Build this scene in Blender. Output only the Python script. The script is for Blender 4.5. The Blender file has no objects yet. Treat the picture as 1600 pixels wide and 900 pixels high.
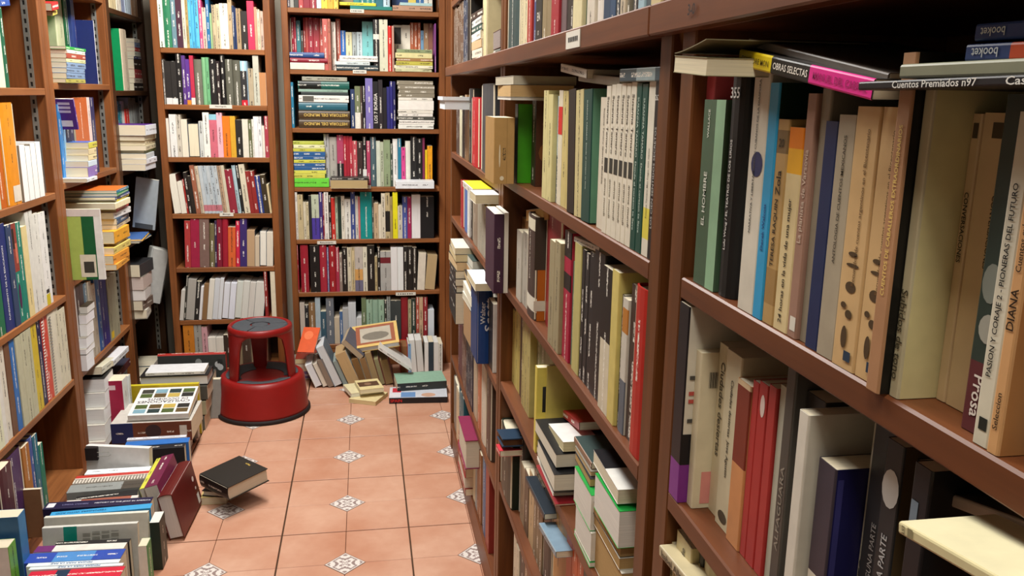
import bpy, math, random
import numpy as np
from mathutils import Vector, Matrix
from mathutils.bvhtree import BVHTree
random.seed(7)
scene = bpy.context.scene
COL = scene.collection

# ------------------------------------------------------------------ camera
FPX = 1330.0
PITCH = math.atan(301 / FPX); YAW = math.atan(238 * math.cos(PITCH) / FPX); ROLL = math.radians(1.0); CAMH = 1.5
_f = Vector((math.sin(YAW) * math.cos(PITCH), math.cos(YAW) * math.cos(PITCH), -math.sin(PITCH)))
_r = Vector((math.cos(YAW), -math.sin(YAW), 0)); _u = _r.cross(_f)
CR = _r * math.cos(ROLL) + _u * math.sin(ROLL); CU = -_r * math.sin(ROLL) + _u * math.cos(ROLL); CF = _f
CAM = Vector((0, 0, CAMH))
cam_data = bpy.data.cameras.new('camera'); cam = bpy.data.objects.new('camera', cam_data); COL.objects.link(cam)
cam_data.sensor_width = 36.0; cam_data.lens = 36.0 * FPX / 1600.0; cam_data.clip_start = 0.02
cam.matrix_world = Matrix(((CR.x, CU.x, -CF.x, 0), (CR.y, CU.y, -CF.y, 0), (CR.z, CU.z, -CF.z, CAMH), (0, 0, 0, 1)))
scene.camera = cam

# ------------------------------------------------------------------ world, exposure
world = bpy.data.worlds.new('world'); scene.world = world; world.use_nodes = True
world.node_tree.nodes['Background'].inputs[0].default_value = (0.9, 0.95, 1.0, 1)
world.node_tree.nodes['Background'].inputs[1].default_value = 0.05
scene.view_settings.view_transform = 'Standard'; scene.view_settings.look = 'None'
scene.view_settings.gamma = 1.0; scene.view_settings.use_curve_mapping = False
scene.view_settings.exposure = 0.06
LAMPS = [  # ceiling fluorescent fittings along the aisle: x, y, watts
    (-0.38, 3.3, 72), (-0.25, 1.75, 26), (-0.06, 0.1, 17), (-0.3, -1.7, 3)]
CEIL = 2.75

# ------------------------------------------------------------------ pixel <-> world helpers (1600x900 frame)
def ray(x, y): return CF + CR * ((x - 800) / FPX) - CU * ((y - 450) / FPX)
def on(axis, val, x, y):
    d = ray(x, y); return CAM + d * ((val - CAM[axis]) / d[axis])
def solve_x(px, fixed, free):
    """coordinate along axis `free` of the point whose other coordinates are in fixed and that lies at image column px"""
    a = CR * FPX - CF * (px - 800)
    s = sum(a[k] * (v - CAM[k]) for k, v in fixed.items())
    return CAM[free] - s / a[free]
def solve_y(py, fixed, free):
    a = CU * FPX + CF * (py - 450)
    s = sum(a[k] * (v - CAM[k]) for k, v in fixed.items())
    return CAM[free] - s / a[free]
def to_px(p):
    d = Vector(p) - CAM; z = d.dot(CF); return 800 + FPX * d.dot(CR) / z, 450 - FPX * d.dot(CU) / z

# ------------------------------------------------------------------ colours and materials
def s2l(c): return c / 12.92 if c <= 0.04045 else ((c + 0.055) / 1.055) ** 2.4
def hexc(h):
    if len(h) == 3: h = ''.join(q * 2 for q in h)
    return tuple(s2l(int(h[i:i + 2], 16) / 255) for i in (0, 2, 4))
MATS = {}
def new_mat(name, rough=0.5, spec=0.4):
    m = bpy.data.materials.new(name); m.use_nodes = True; nt = m.node_tree; b = nt.nodes['Principled BSDF']
    b.inputs['Roughness'].default_value = rough; b.inputs['Specular IOR Level'].default_value = spec
    MATS[name] = m; return m, nt, b
def node(nt, kind, **kw):
    n = nt.nodes.new(kind)
    for k, v in kw.items():
        if k.startswith('i_'):
            key = k[2:]; key = int(key) if key.isdigit() else key
            n.inputs[key].default_value = v
        else: setattr(n, k, v)
    return n
def math_n(nt, op, a, b=None, c=None):
    n = nt.nodes.new('ShaderNodeMath'); n.operation = op
    for i, v in enumerate((a, b, c)):
        if v is None: continue
        if hasattr(v, 'is_output'): nt.links.new(v, n.inputs[i])
        else: n.inputs[i].default_value = v
    return n.outputs[0]
def mixc(nt, fac, a, b, blend='MIX'):
    n = nt.nodes.new('ShaderNodeMix'); n.data_type = 'RGBA'; n.blend_type = blend
    for sock, v in ((n.inputs[0], fac), (n.inputs[6], a), (n.inputs[7], b)):
        if hasattr(v, 'is_output'): nt.links.new(v, sock)
        elif isinstance(v, (tuple, list)): sock.default_value = (*v[:3], 1)
        else: sock.default_value = v
    return n.outputs[2]
def simple(name, hexcol, rough=0.5, spec=0.4, noise=0.12, scale=30, metal=0.0):
    m, nt, b = new_mat(name, rough, spec); b.inputs['Metallic'].default_value = metal
    c = hexc(hexcol)
    tc = node(nt, 'ShaderNodeTexCoord'); nz = node(nt, 'ShaderNodeTexNoise', i_Scale=scale, i_Detail=3.0)
    nt.links.new(tc.outputs['Object'], nz.inputs['Vector'])
    f = math_n(nt, 'MULTIPLY_ADD', nz.outputs[0], noise * 2, 1 - noise)
    mm = node(nt, 'ShaderNodeVectorMath', operation='SCALE'); mm.inputs[0].default_value = c
    nt.links.new(f, mm.inputs['Scale']); nt.links.new(mm.outputs[0], b.inputs['Base Color'])
    return m
def wood(name, ca, cb, axis=2, rough=0.42):
    m, nt, b = new_mat(name, rough, 0.35)
    g = node(nt, 'ShaderNodeNewGeometry'); mp = node(nt, 'ShaderNodeMapping')
    sc = [34.0, 34.0, 34.0]; sc[axis] = 1.6; mp.inputs['Scale'].default_value = sc
    nt.links.new(g.outputs['Position'], mp.inputs['Vector'])
    n1 = node(nt, 'ShaderNodeTexNoise', i_Scale=1.0, i_Detail=6.0, i_Roughness=0.6, i_Distortion=0.6)
    nt.links.new(mp.outputs[0], n1.inputs['Vector'])
    n2 = node(nt, 'ShaderNodeTexNoise', i_Scale=6.0, i_Detail=3.0); nt.links.new(g.outputs['Position'], n2.inputs['Vector'])
    f = math_n(nt, 'MULTIPLY_ADD', n1.outputs[0], 1.7, -0.35); f = math_n(nt, 'MULTIPLY_ADD', n2.outputs[0], 0.5, f)
    cr = node(nt, 'ShaderNodeMapRange'); nt.links.new(f, cr.inputs[0]); cr.inputs[1].default_value = 0.2; cr.inputs[2].default_value = 1.2
    c = mixc(nt, cr.outputs[0], hexc(ca), hexc(cb)); nt.links.new(c, b.inputs['Base Color'])
    return m
wood('wood_upright', '5a3319', '945a30', 2); wood('wood_shelf_y', '6a3d20', '9c6438', 1); wood('wood_shelf_x', '6a3d20', '9c6438', 0)
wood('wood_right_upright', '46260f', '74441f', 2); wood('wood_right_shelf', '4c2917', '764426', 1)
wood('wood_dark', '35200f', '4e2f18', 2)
simple('metal', '9a9a94', 0.4, 0.5, 0.15, 60, 0.6); simple('dark_slot', '1c1917', 0.7)
simple('plaster', 'b0a898', 0.9, 0.2, 0.05, 8); simple('ceiling_paint', 'b4b0a4', 0.9, 0.2, 0.03, 6)
simple('grout', '4c3a2c', 0.9, 0.1, 0.2, 60)
simple('paper_label', 'd4d0c4', 0.7, 0.2, 0.04, 80); simple('ink', '1a1a1c', 0.7, 0.2, 0.05)
simple('stool_red', '86110f', 0.42, 0.45, 0.14, 18); simple('stool_rubber', '474b50', 0.75, 0.25, 0.22, 60); simple('black_rubber', '1d1616', 0.7, 0.3, 0.1)
simple('white_plastic', 'dfe6ea', 0.4, 0.5, 0.05, 20); simple('clear_tape', 'd9d0b4', 0.25, 0.6, 0.1, 40)

def cover_material():
    m, nt, b = new_mat('book_cover', 0.42, 0.4)
    col = node(nt, 'ShaderNodeAttribute', attribute_name='Col'); ink = node(nt, 'ShaderNodeAttribute', attribute_name='Ink')
    uv = node(nt, 'ShaderNodeUVMap', uv_map='UVMap'); sep = node(nt, 'ShaderNodeSeparateXYZ'); nt.links.new(uv.outputs[0], sep.inputs[0])
    u, v = sep.outputs[0], sep.outputs[1]
    # printed title: one line of letter-like blocks along the middle of the spine, broken into words
    inner = math_n(nt, 'LESS_THAN', math_n(nt, 'ABSOLUTE', math_n(nt, 'SUBTRACT', u, 0.5)), 0.17)
    cell = node(nt, 'ShaderNodeCombineXYZ')
    nt.links.new(math_n(nt, 'FLOOR', math_n(nt, 'MULTIPLY', v, 380.0)), cell.inputs[0]); nt.links.new(math_n(nt, 'FLOOR', math_n(nt, 'MULTIPLY', u, 14.0)), cell.inputs[1])
    wn = node(nt, 'ShaderNodeTexWhiteNoise', noise_dimensions='2D'); nt.links.new(cell.outputs[0], wn.inputs['Vector'])
    letters = math_n(nt, 'GREATER_THAN', wn.outputs[0], 0.42)
    w1 = node(nt, 'ShaderNodeTexWhiteNoise', noise_dimensions='1D'); nt.links.new(math_n(nt, 'FLOOR', math_n(nt, 'MULTIPLY', v, 36.0)), w1.inputs['W'])
    words = math_n(nt, 'GREATER_THAN', w1.outputs[0], 0.45)
    mask = math_n(nt, 'MULTIPLY', math_n(nt, 'MULTIPLY', inner, letters), words)
    mask = math_n(nt, 'MULTIPLY', mask, ink.outputs['Alpha'])
    g = node(nt, 'ShaderNodeNewGeometry'); nz = node(nt, 'ShaderNodeTexNoise', i_Scale=45.0, i_Detail=4.0); nt.links.new(g.outputs['Position'], nz.inputs['Vector'])
    f = math_n(nt, 'MULTIPLY_ADD', nz.outputs[0], 0.3, 0.85)
    base = mixc(nt, mask, col.outputs['Color'], ink.outputs['Color'])
    sc = node(nt, 'ShaderNodeVectorMath', operation='SCALE'); nt.links.new(base, sc.inputs[0]); nt.links.new(f, sc.inputs['Scale'])
    nt.links.new(sc.outputs[0], b.inputs['Base Color'])
def page_material():
    m, nt, b = new_mat('book_pages', 0.9, 0.1)
    col = node(nt, 'ShaderNodeAttribute', attribute_name='Col'); uv = node(nt, 'ShaderNodeUVMap', uv_map='UVMap')
    mp = node(nt, 'ShaderNodeMapping'); mp.inputs['Scale'].default_value = (1500, 9, 1); nt.links.new(uv.outputs[0], mp.inputs['Vector'])
    nz = node(nt, 'ShaderNodeTexNoise', i_Scale=1.0, i_Detail=2.0); nt.links.new(mp.outputs[0], nz.inputs['Vector'])
    f = math_n(nt, 'MULTIPLY_ADD', nz.outputs[0], 0.5, 0.72)
    sc = node(nt, 'ShaderNodeVectorMath', operation='SCALE'); nt.links.new(col.outputs['Color'], sc.inputs[0]); nt.links.new(f, sc.inputs['Scale'])
    nt.links.new(sc.outputs[0], b.inputs['Base Color'])
cover_material(); page_material()

def tile_material():
    m, nt, b = new_mat('terracotta', 0.42, 0.4)
    g = node(nt, 'ShaderNodeNewGeometry'); n1 = node(nt, 'ShaderNodeTexNoise', i_Scale=3.2, i_Detail=5.0, i_Roughness=0.55); nt.links.new(g.outputs['Position'], n1.inputs['Vector'])
    oi = node(nt, 'ShaderNodeObjectInfo')
    n2 = node(nt, 'ShaderNodeTexNoise', i_Scale=26.0, i_Detail=4.0); nt.links.new(g.outputs['Position'], n2.inputs['Vector'])
    f = math_n(nt, 'MULTIPLY_ADD', n1.outputs[0], 2.4, -0.75); f = math_n(nt, 'MULTIPLY_ADD', oi.outputs['Random'], 0.25, f)
    cl = node(nt, 'ShaderNodeClamp'); nt.links.new(f, cl.inputs[0])
    c = mixc(nt, cl.outputs[0], hexc('b27a5e'), hexc('cda48c'))
    c2 = mixc(nt, math_n(nt, 'MULTIPLY', n2.outputs[0], 0.35), c, hexc('aa7054')); nt.links.new(c2, b.inputs['Base Color'])
    r = math_n(nt, 'MULTIPLY_ADD', n2.outputs[0], 0.25, 0.32); nt.links.new(r, b.inputs['Roughness'])
def inset_material():
    # glazed inset tile: grey-mauve rosette and scrolls on white, drawn from its own object coordinates
    m, nt, b = new_mat('inset_glaze', 0.35, 0.4)
    tc = node(nt, 'ShaderNodeTexCoord'); sep = node(nt, 'ShaderNodeSeparateXYZ'); nt.links.new(tc.outputs['Object'], sep.inputs[0])
    ax = math_n(nt, 'ABSOLUTE', math_n(nt, 'MULTIPLY', sep.outputs[0], 15.0)); ay = math_n(nt, 'ABSOLUTE', math_n(nt, 'MULTIPLY', sep.outputs[1], 15.0))
    r = math_n(nt, 'SQRT', math_n(nt, 'ADD', math_n(nt, 'MULTIPLY', ax, ax), math_n(nt, 'MULTIPLY', ay, ay)))
    ang = math_n(nt, 'ARCTAN2', ay, ax)
    petal = math_n(nt, 'COSINE', math_n(nt, 'MULTIPLY', ang, 4.0))
    p = math_n(nt, 'SINE', math_n(nt, 'ADD', math_n(nt, 'MULTIPLY', r, 15.0), math_n(nt, 'MULTIPLY', petal, 2.2)))
    cb = node(nt, 'ShaderNodeCombineXYZ'); nt.links.new(ax, cb.inputs[0]); nt.links.new(ay, cb.inputs[1])
    vor = node(nt, 'ShaderNodeTexNoise', i_Scale=9.0, i_Detail=1.0); nt.links.new(cb.outputs[0], vor.inputs['Vector'])
    q = math_n(nt, 'ADD', p, math_n(nt, 'MULTIPLY_ADD', vor.outputs[0], 5.0, -2.6))
    m1 = math_n(nt, 'GREATER_THAN', q, 0.05)
    d = math_n(nt, 'ADD', ax, ay)
    border = math_n(nt, 'GREATER_THAN', d, 0.95); ring = math_n(nt, 'GREATER_THAN', d, 0.88)
    c = mixc(nt, m1, hexc('d9d2cc'), hexc('8d7a76')); c = mixc(nt, ring, c, hexc('d6cfc8')); c = mixc(nt, border, c, hexc('9a8780'))
    nt.links.new(c, b.inputs['Base Color'])
tile_material(); inset_material()

# ------------------------------------------------------------------ mesh helpers
class MB:
    """collects boxes, tubes and prisms; build() links them as one mesh object"""
    def __init__(s): s.v = []; s.f = []
    def add(s, vs, fs):
        o = len(s.v); s.v += [tuple(p) for p in vs]; s.f += [tuple(i + o for i in f) for f in fs]; return s
    def box(s, x0, x1, y0, y1, z0, z1, bev=0.0):
        if bev <= 0:
            v = [(x, y, z) for z in (z0, z1) for y in (y0, y1) for x in (x0, x1)]
            return s.add(v, [(0, 2, 3, 1), (4, 5, 7, 6), (0, 1, 5, 4), (1, 3, 7, 5), (3, 2, 6, 7), (2, 0, 4, 6)])
        b = bev; vs = []; idx = {}
        for sx in (0, 1):
            for sy in (0, 1):
                for sz in (0, 1):
                    X = (x0, x1)[sx]; Y = (y0, y1)[sy]; Z = (z0, z1)[sz]; dx = b * (1 - 2 * sx); dy = b * (1 - 2 * sy); dz = b * (1 - 2 * sz)
                    for a, p in (('x', (X, Y + dy, Z + dz)), ('y', (X + dx, Y, Z + dz)), ('z', (X + dx, Y + dy, Z))):
                        idx[(sx, sy, sz, a)] = len(vs); vs.append(p)
        F = []
        for a, others in (('x', (1, 2)), ('y', (0, 2)), ('z', (0, 1))):
            k = 'xyz'.index(a)
            for sgn in (0, 1):
                q = []
                for i, j in ((0, 0), (1, 0), (1, 1), (0, 1)):
                    key = [0, 0, 0]; key[k] = sgn; key[others[0]] = i; key[others[1]] = j; q.append(idx[(*key, a)])
                F.append(q)
        for a, c, k in (('x', 'y', 2), ('x', 'z', 1), ('y', 'z', 0)):
            oth = [i for i in (0, 1, 2) if i != k]
            for i in (0, 1):
                for j in (0, 1):
                    q = []
                    for w, ax in ((0, a), (1, a), (1, c), (0, c)):
                        key = [0, 0, 0]; key[oth[0]] = i; key[oth[1]] = j; key[k] = w; q.append(idx[(*key, ax)])
                    F.append(q)
        for sx in (0, 1):
            for sy in (0, 1):
                for sz in (0, 1): F.append([idx[(sx, sy, sz, a)] for a in 'xyz'])
        # orient outward
        cx = Vector(((x0 + x1) / 2, (y0 + y1) / 2, (z0 + z1) / 2)); out = []
        for q in F:
            P = [Vector(vs[i]) for i in q]; n = (P[1] - P[0]).cross(P[2] - P[0]); c = sum(P, Vector()) / len(P)
            out.append(tuple(q) if n.dot(c - cx) >= 0 else tuple(reversed(q)))
        return s.add(vs, out)
    def tube(s, pts, r, n=8):
        pts = [Vector(p) for p in pts]; rings = []
        for i, p in enumerate(pts):
            t = (pts[min(i + 1, len(pts) - 1)] - pts[max(i - 1, 0)]).normalized()
            a = t.orthogonal().normalized(); b = t.cross(a)
            rings.append([p + (a * math.cos(2 * math.pi * k / n) + b * math.sin(2 * math.pi * k / n)) * r for k in range(n)])
        vs = [q for rg in rings for q in rg]; fs = []
        for i in range(len(pts) - 1):
            for k in range(n): fs.append((i * n + k, i * n + (k + 1) % n, (i + 1) * n + (k + 1) % n, (i + 1) * n + k))
        fs.append(tuple(range(n - 1, -1, -1))); fs.append(tuple((len(pts) - 1) * n + k for k in range(n)))
        return s.add(vs, fs)
    def prism(s, poly, z0, z1):
        n = len(poly); vs = [(x, y, z0) for x, y in poly] + [(x, y, z1) for x, y in poly]
        fs = [tuple(range(n - 1, -1, -1)), tuple(range(n, 2 * n))] + [(i, (i + 1) % n, n + (i + 1) % n, n + i) for i in range(n)]
        return s.add(vs, fs)
    def mesh(s, name, mat):
        me = bpy.data.meshes.new(name); me.from_pydata(s.v, [], s.f); me.materials.append(MATS[mat]); me.update(); return me
    def build(s, name, mat, parent=None, smooth=False):
        me = s.mesh(name, mat)
        if smooth: me.polygons.foreach_set('use_smooth', [True] * len(me.polygons))
        o = bpy.data.objects.new(name, me); COL.objects.link(o); o.parent = parent; return o
def tag(o, label=None, cat=None, group=None, kind=None):
    for k, v in (('label', label), ('category', cat), ('group', group), ('kind', kind)):
        if v: o[k] = v
    return o
def empty(name, loc=(0, 0, 0), rz=0.0):
    o = bpy.data.objects.new(name, None); o.empty_display_size = 0.05; COL.objects.link(o); o.location = loc; o.rotation_euler = (0, 0, rz); return o
OCC = []          # boxes of the furniture, used when working out which books show
def occ(x0, x1, y0, y1, z0, z1): OCC.append((x0, x1, y0, y1, z0, z1))

_txt = {}
def text_mesh(s):
    """letters as (verts, faces) in the xy plane, lower left at the origin, unit font size"""
    if s in _txt: return _txt[s]
    cu = bpy.data.curves.new('lettering', 'FONT'); cu.body = s; cu.resolution_u = 2; cu.fill_mode = 'FRONT'; cu.offset = 0.012
    ob = bpy.data.objects.new('lettering', cu); me = bpy.data.meshes.new_from_object(ob)
    v = np.array([tuple(q.co) for q in me.vertices]).reshape(-1, 3); f = [tuple(p.vertices) for p in me.polygons]
    v = v - v.min(axis=0); bpy.data.objects.remove(ob); bpy.data.curves.remove(cu); bpy.data.meshes.remove(me)
    _txt[s] = (v, f); return v, f
# ------------------------------------------------------------------ the room
XR = 0.345      # front plane of the long bookcase beside the camera
XL = -1.10      # front plane of the bookcases across the aisle
YM = 4.40; YC = 4.65
def struct(name, mb, mat, parent=None):
    o = mb.build(name, mat, parent); o['kind'] = 'structure'; return o
floor = struct('floor', MB().box(-1.5, 1.5, -3.0, 5.1, -0.08, -0.008), 'grout')
struct('wall_left', MB().box(-1.58, -1.48, -3.0, 5.1, -0.08, CEIL), 'plaster')
struct('wall_right', MB().box(1.5, 1.6, -3.0, 5.1, -0.08, CEIL), 'plaster')
struct('wall_back', MB().box(-1.58, 1.6, 5.02, 5.12, -0.08, CEIL), 'plaster')
struct('wall_front', MB().box(-1.58, 1.6, -3.1, -3.0, -0.08, CEIL), 'plaster')
struct('ceiling', MB().box(-1.58, 1.6, -3.1, 5.12, CEIL, CEIL + 0.08), 'ceiling_paint')
PX, PY = 0.436, 0.425; TX0, TY0 = -0.308, 2.777
def quarter(sx, sy):
    hx, hy, g, s, c = PX / 2, PY / 2, 0.0026, 0.0008, 0.066
    poly = [(s + c, s), (hx - g, s), (hx - g, hy - g), (s, hy - g), (s, s + c)]
    poly = [(x * sx, y * sy) for x, y in poly]
    if sx * sy < 0: poly.reverse()
    cx = sum(p[0] for p in poly) / 5; cy = sum(p[1] for p in poly) / 5
    top = [(x + (cx - x) * 0.012, y + (cy - y) * 0.012) for x, y in poly]
    n = 5; mb = MB()
    vs = [(x, y, -0.008) for x, y in poly] + [(x, y, -0.0012) for x, y in poly] + [(x, y, 0.0) for x, y in top]
    fs = [tuple(range(10, 15))] + [(i, (i + 1) % n, n + (i + 1) % n, n + i) for i in range(n)] + [(n + i, n + (i + 1) % n, 2 * n + (i + 1) % n, 2 * n + i) for i in range(n)]
    return mb.add(vs, fs).mesh('floor_tile', 'terracotta')
QM = [quarter(a, b) for a, b in ((1, 1), (-1, 1), (-1, -1), (1, -1))]
IM = MB().prism([(0.066, 0), (0, 0.066), (-0.066, 0), (0, -0.066)], -0.008, 0.0002).mesh('tile_inset', 'inset_glaze')
for i in range(-2, 2):
    for j in range(-8, 5):
        cx = TX0 + (i + 0.5) * PX; cy = TY0 + (j + 0.5) * PY
        if cy < 0.3: continue
        for q in QM:
            o = bpy.data.objects.new('floor_tile', q); COL.objects.link(o); o.parent = floor; o.location = (cx, cy, 0)
        o = bpy.data.objects.new('tile_inset', IM); COL.objects.link(o); o.parent = floor; o.location = (cx, cy, 0)
# strips of plain floor under the furniture and behind the camera
for nm, b in (('floor_border', (-1.5, TX0 - 2 * PX, -3, 5.02)), ('floor_border', (TX0 + 2 * PX, 1.5, -3, 5.02)),
              ('floor_border', (TX0 - 2 * PX, TX0 + 2 * PX, -3, TY0 - 5 * PY)), ):
    MB().box(b[0] + .002, b[1] - .002, b[2], b[3] - .002, -0.008, 0.0).build(nm, 'terracotta', floor)

# ceiling lights (real fittings, above the frame)
m, nt, b = new_mat('lamp_diffuser'); b.inputs['Emission Color'].default_value = (1, 0.97, 0.9, 1); b.inputs['Emission Strength'].default_value = 2.0
for k, (lx, ly, w) in enumerate(LAMPS):
    t = empty('ceiling_light', (lx, ly, CEIL)); tag(t, 'white fluorescent ceiling light over the aisle, number %s from the end wall' % ('one', 'two', 'three', 'four')[k], 'ceiling light', 'ceiling lights over the aisle')
    MB().box(-.16, .16, -.62, .62, -.05, -.0005, .006).build('housing', 'white_plastic', t)
    MB().box(-.14, .14, -.60, .60, -.056, -.0505).build('diffuser', 'lamp_diffuser', t)
    L = bpy.data.lights.new('lamp_light', 'AREA'); L.shape = 'RECTANGLE'; L.size = 0.28; L.size_y = 1.2 if ly > 1 else 0.7; L.energy = w; L.color = (1.0, 0.97, 0.92) if ly > 1 else (1.0, 0.93, 0.80)
    lo = bpy.data.objects.new('lamp_light', L); COL.objects.link(lo); lo.parent = t; lo.location = (0, 0, -0.062)

# ------------------------------------------------------------------ bookcases
def standard_strip(parent, x, y0, z0, z1, nx, ny, w=0.020):
    """perforated metal shelf standard on an upright face; (nx, ny) is the way the face looks"""
    mb = MB(); sl = MB(); n = int((z1 - z0) / 0.03)
    tx, ty = (-ny, nx)
    def bx(b, a0, a1, z_0, z_1, dep0, dep1):
        xs = sorted((x + tx * a0 + nx * dep0, x + tx * a1 + nx * dep1)); ys = sorted((y0 + ty * a0 + ny * dep0, y0 + ty * a1 + ny * dep1))
        if xs[1] - xs[0] < 1e-5: xs = sorted((x + nx * dep0, x + nx * dep1))
        b.box(xs[0], xs[1], ys[0], ys[1], z_0, z_1)
    bx(mb, -w / 2, -w / 2 + .006, z0, z1, 0, .004); bx(mb, w / 2 - .006, w / 2, z0, z1, 0, .004)
    for k in range(n):
        z = z0 + (k + 0.5) * (z1 - z0) / n
        bx(mb, -w / 2 + .006, w / 2 - .006, z + .006, z + .021, 0, .004)
    o = mb.build('shelf_standard', 'metal', parent); bx(sl, -w / 2 + .004, w / 2 - .004, z0, z1, 0.0002, .001); sl.build('standard_slots', 'dark_slot', o)
BTH = 0.024
def case_side(name, label, x_front, depth, y0, y1, boards, top, side, panels, mats, kick=0.0, th=0.035, strips=False):
    """bookcase whose shelves run along y; side=+1 opens towards -x (long bookcase), -1 opens towards +x"""
    t = empty(name, (x_front + side * depth / 2, (y0 + y1) / 2, 0)); tag(t, label, 'bookcase', 'wooden bookcases')
    ox, oy, _ = t.location
    def bx(n, m, xa, xb, ya, yb, za, zb, bev=.002):
        xs = sorted((x_front + side * xa, x_front + side * xb)); occ(xs[0], xs[1], ya, yb, za, zb)
        return MB().box(xs[0] - ox, xs[1] - ox, ya - oy, yb - oy, za, zb, bev).build(n, m, t)
    for (pa, pb) in panels:
        u = bx('upright', mats[0], 0, depth, pa, pb, 0, top)
    for bspec in boards:
        z, xa = (bspec, 0.0) if not isinstance(bspec, tuple) else bspec
        bx('shelf', mats[1], xa, depth - .012, y0 + .0005, y1 - .0005, z - BTH, z)
    bx('back_panel', mats[0], depth - .01, depth, y0, y1, 0.0, top)
    if kick: bx('plinth', mats[1], 0.004, 0.024, y0 + .001, y1 - .001, 0, kick - BTH - .001)
    return t
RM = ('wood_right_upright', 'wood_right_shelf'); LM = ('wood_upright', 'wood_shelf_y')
R1B = [0.12, 0.46, 0.78, 1.048, 1.306]; R2B = [0.14, 0.468, 0.757, 1.03, 1.302]; R3B = [0.12, 0.425, 0.722, 1.018, 1.276]
TOPR = 2.15
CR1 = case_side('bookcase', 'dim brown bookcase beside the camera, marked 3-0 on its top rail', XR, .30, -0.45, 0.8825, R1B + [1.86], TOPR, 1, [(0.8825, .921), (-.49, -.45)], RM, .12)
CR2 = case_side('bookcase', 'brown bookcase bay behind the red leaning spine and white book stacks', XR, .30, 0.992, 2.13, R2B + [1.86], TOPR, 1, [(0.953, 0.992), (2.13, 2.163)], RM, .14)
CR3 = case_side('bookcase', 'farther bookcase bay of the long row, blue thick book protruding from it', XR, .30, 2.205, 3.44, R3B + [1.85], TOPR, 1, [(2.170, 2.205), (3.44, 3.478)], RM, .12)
# the deep rail shelf that runs across all three bays
rail = empty('rail_shelf', (XR + .14, 1.5, 1.6)); tag(rail, 'long brown top shelf running over the bays, pencilled 3-0', 'shelf board')
for (a, b_) in ((-.448, .8815), (.9935, 2.1285), (2.2065, 3.4385)):
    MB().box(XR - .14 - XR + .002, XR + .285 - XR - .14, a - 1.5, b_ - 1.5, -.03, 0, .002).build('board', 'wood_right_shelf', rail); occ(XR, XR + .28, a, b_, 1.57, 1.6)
MB().box(-.162, -.1405, -.447 - 1.5, .9725 - 1.5, -.031, .003, .002).build('front_lip', 'wood_right_shelf', rail)
MB().box(-.162, -.1405, .975 - 1.5, 3.478 - 1.5, -.031, .003, .002).build('front_lip', 'wood_right_shelf', rail)

L1B = [0.06, 0.425, 0.752, 1.13, 1.496]; L2B = [0.06, 0.422, 0.785, 1.154, 1.516]; L3B = [0.05, 0.42, .79, 1.13, 1.49, 1.85]
CL1 = case_side('bookcase', 'orange-brown bookcase with perforated metal strips, orange files and spiral books', XL, .33, 1.2, 3.30, L1B + [1.87], TOPR, -1, [(3.30, 3.343), (1.16, 1.2)], LM, .06)
CL2 = case_side('bookcase', 'orange-brown bookcase bay overflowing with stacks of paperbacks', XL, .33, 3.392, 4.10, L2B + [1.88], TOPR, -1, [(3.347, 3.392), (4.10, 4.143)], LM, .06)
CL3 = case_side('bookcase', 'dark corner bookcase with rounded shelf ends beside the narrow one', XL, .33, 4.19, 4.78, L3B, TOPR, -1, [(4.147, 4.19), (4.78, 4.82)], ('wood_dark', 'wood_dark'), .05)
for c, y in ((CL1, 3.30), (CL2, 4.10), (CL3, 4.78)):
    ox, oy, _ = c.location
    standard_strip(c, XL - .04 - ox, y - oy - .0005, .5 if y < 3.4 else .1, 2.1, 0, -1)
    standard_strip(c, XL - .27 - ox, y - oy - .0005, .5 if y < 3.4 else .1, 2.1, 0, -1)
def case_front(name, label, x0, x1, yf, depth, boards, top, mats, th=.032):
    t = empty(name, ((x0 + x1) / 2, yf + depth / 2, 0)); tag(t, label, 'bookcase', 'wooden bookcases'); ox, oy, _ = t.location
    def bx(n, m, xa, xb, ya, yb, za, zb):
        occ(xa, xb, ya, yb, za, zb); return MB().box(xa - ox, xb - ox, ya - oy, yb - oy, za, zb, .002).build(n, m, t)
    bx('upright', mats[0], x0, x0 + th, yf, yf + depth, 0, top); bx('upright', mats[0], x1 - th, x1, yf, yf + depth, 0, top)
    for z in boards: bx('shelf', mats[1], x0 + th, x1 - th, yf + .002, yf + depth - .012, z - BTH, z)
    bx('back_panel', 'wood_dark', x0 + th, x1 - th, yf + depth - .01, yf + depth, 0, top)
    bx('plinth', mats[1], x0 + th, x1 - th, yf + .004, yf + .022, 0, boards[0] - BTH)
    return t
def zrow(px, py, yplane): return solve_y(py, {0: solve_x(px, {1: yplane, 2: 1.0}, 0), 1: yplane}, 2)
FM = ('wood_upright', 'wood_shelf_x')
MZ = [zrow(331, 75.7, YM), zrow(331, 164, YM), zrow(331, 246, YM), zrow(350, 334, YM), zrow(350, 417.7, YM), zrow(355, 499, YM)]; MZ.append(0.095)
CZ = [zrow(557, 14.7, YC), zrow(557, 110.5, YC), zrow(557, 201, YC), zrow(560, 292.5, YC), zrow(560, 373.7, YC), zrow(560, 455.5, YC)]; CZ.append(0.13)
CM = case_front('bookcase', 'narrow wooden bookcase behind the red step stool', -.975, -.432, YM, .26, sorted(MZ) + [MZ[0] + .27], TOPR, FM)
CC = case_front('bookcase', 'wide wooden bookcase at the end of the aisle, book heap at its foot', -.402, .432, YC, .335, sorted(CZ) + [CZ[0] + .3], TOPR, FM)
CC2 = case_front('bookcase', 'last bookcase glimpsed past the end of the long row', .434, 1.25, YC, .335, sorted(CZ) + [CZ[0] + .3], TOPR, FM)
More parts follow.
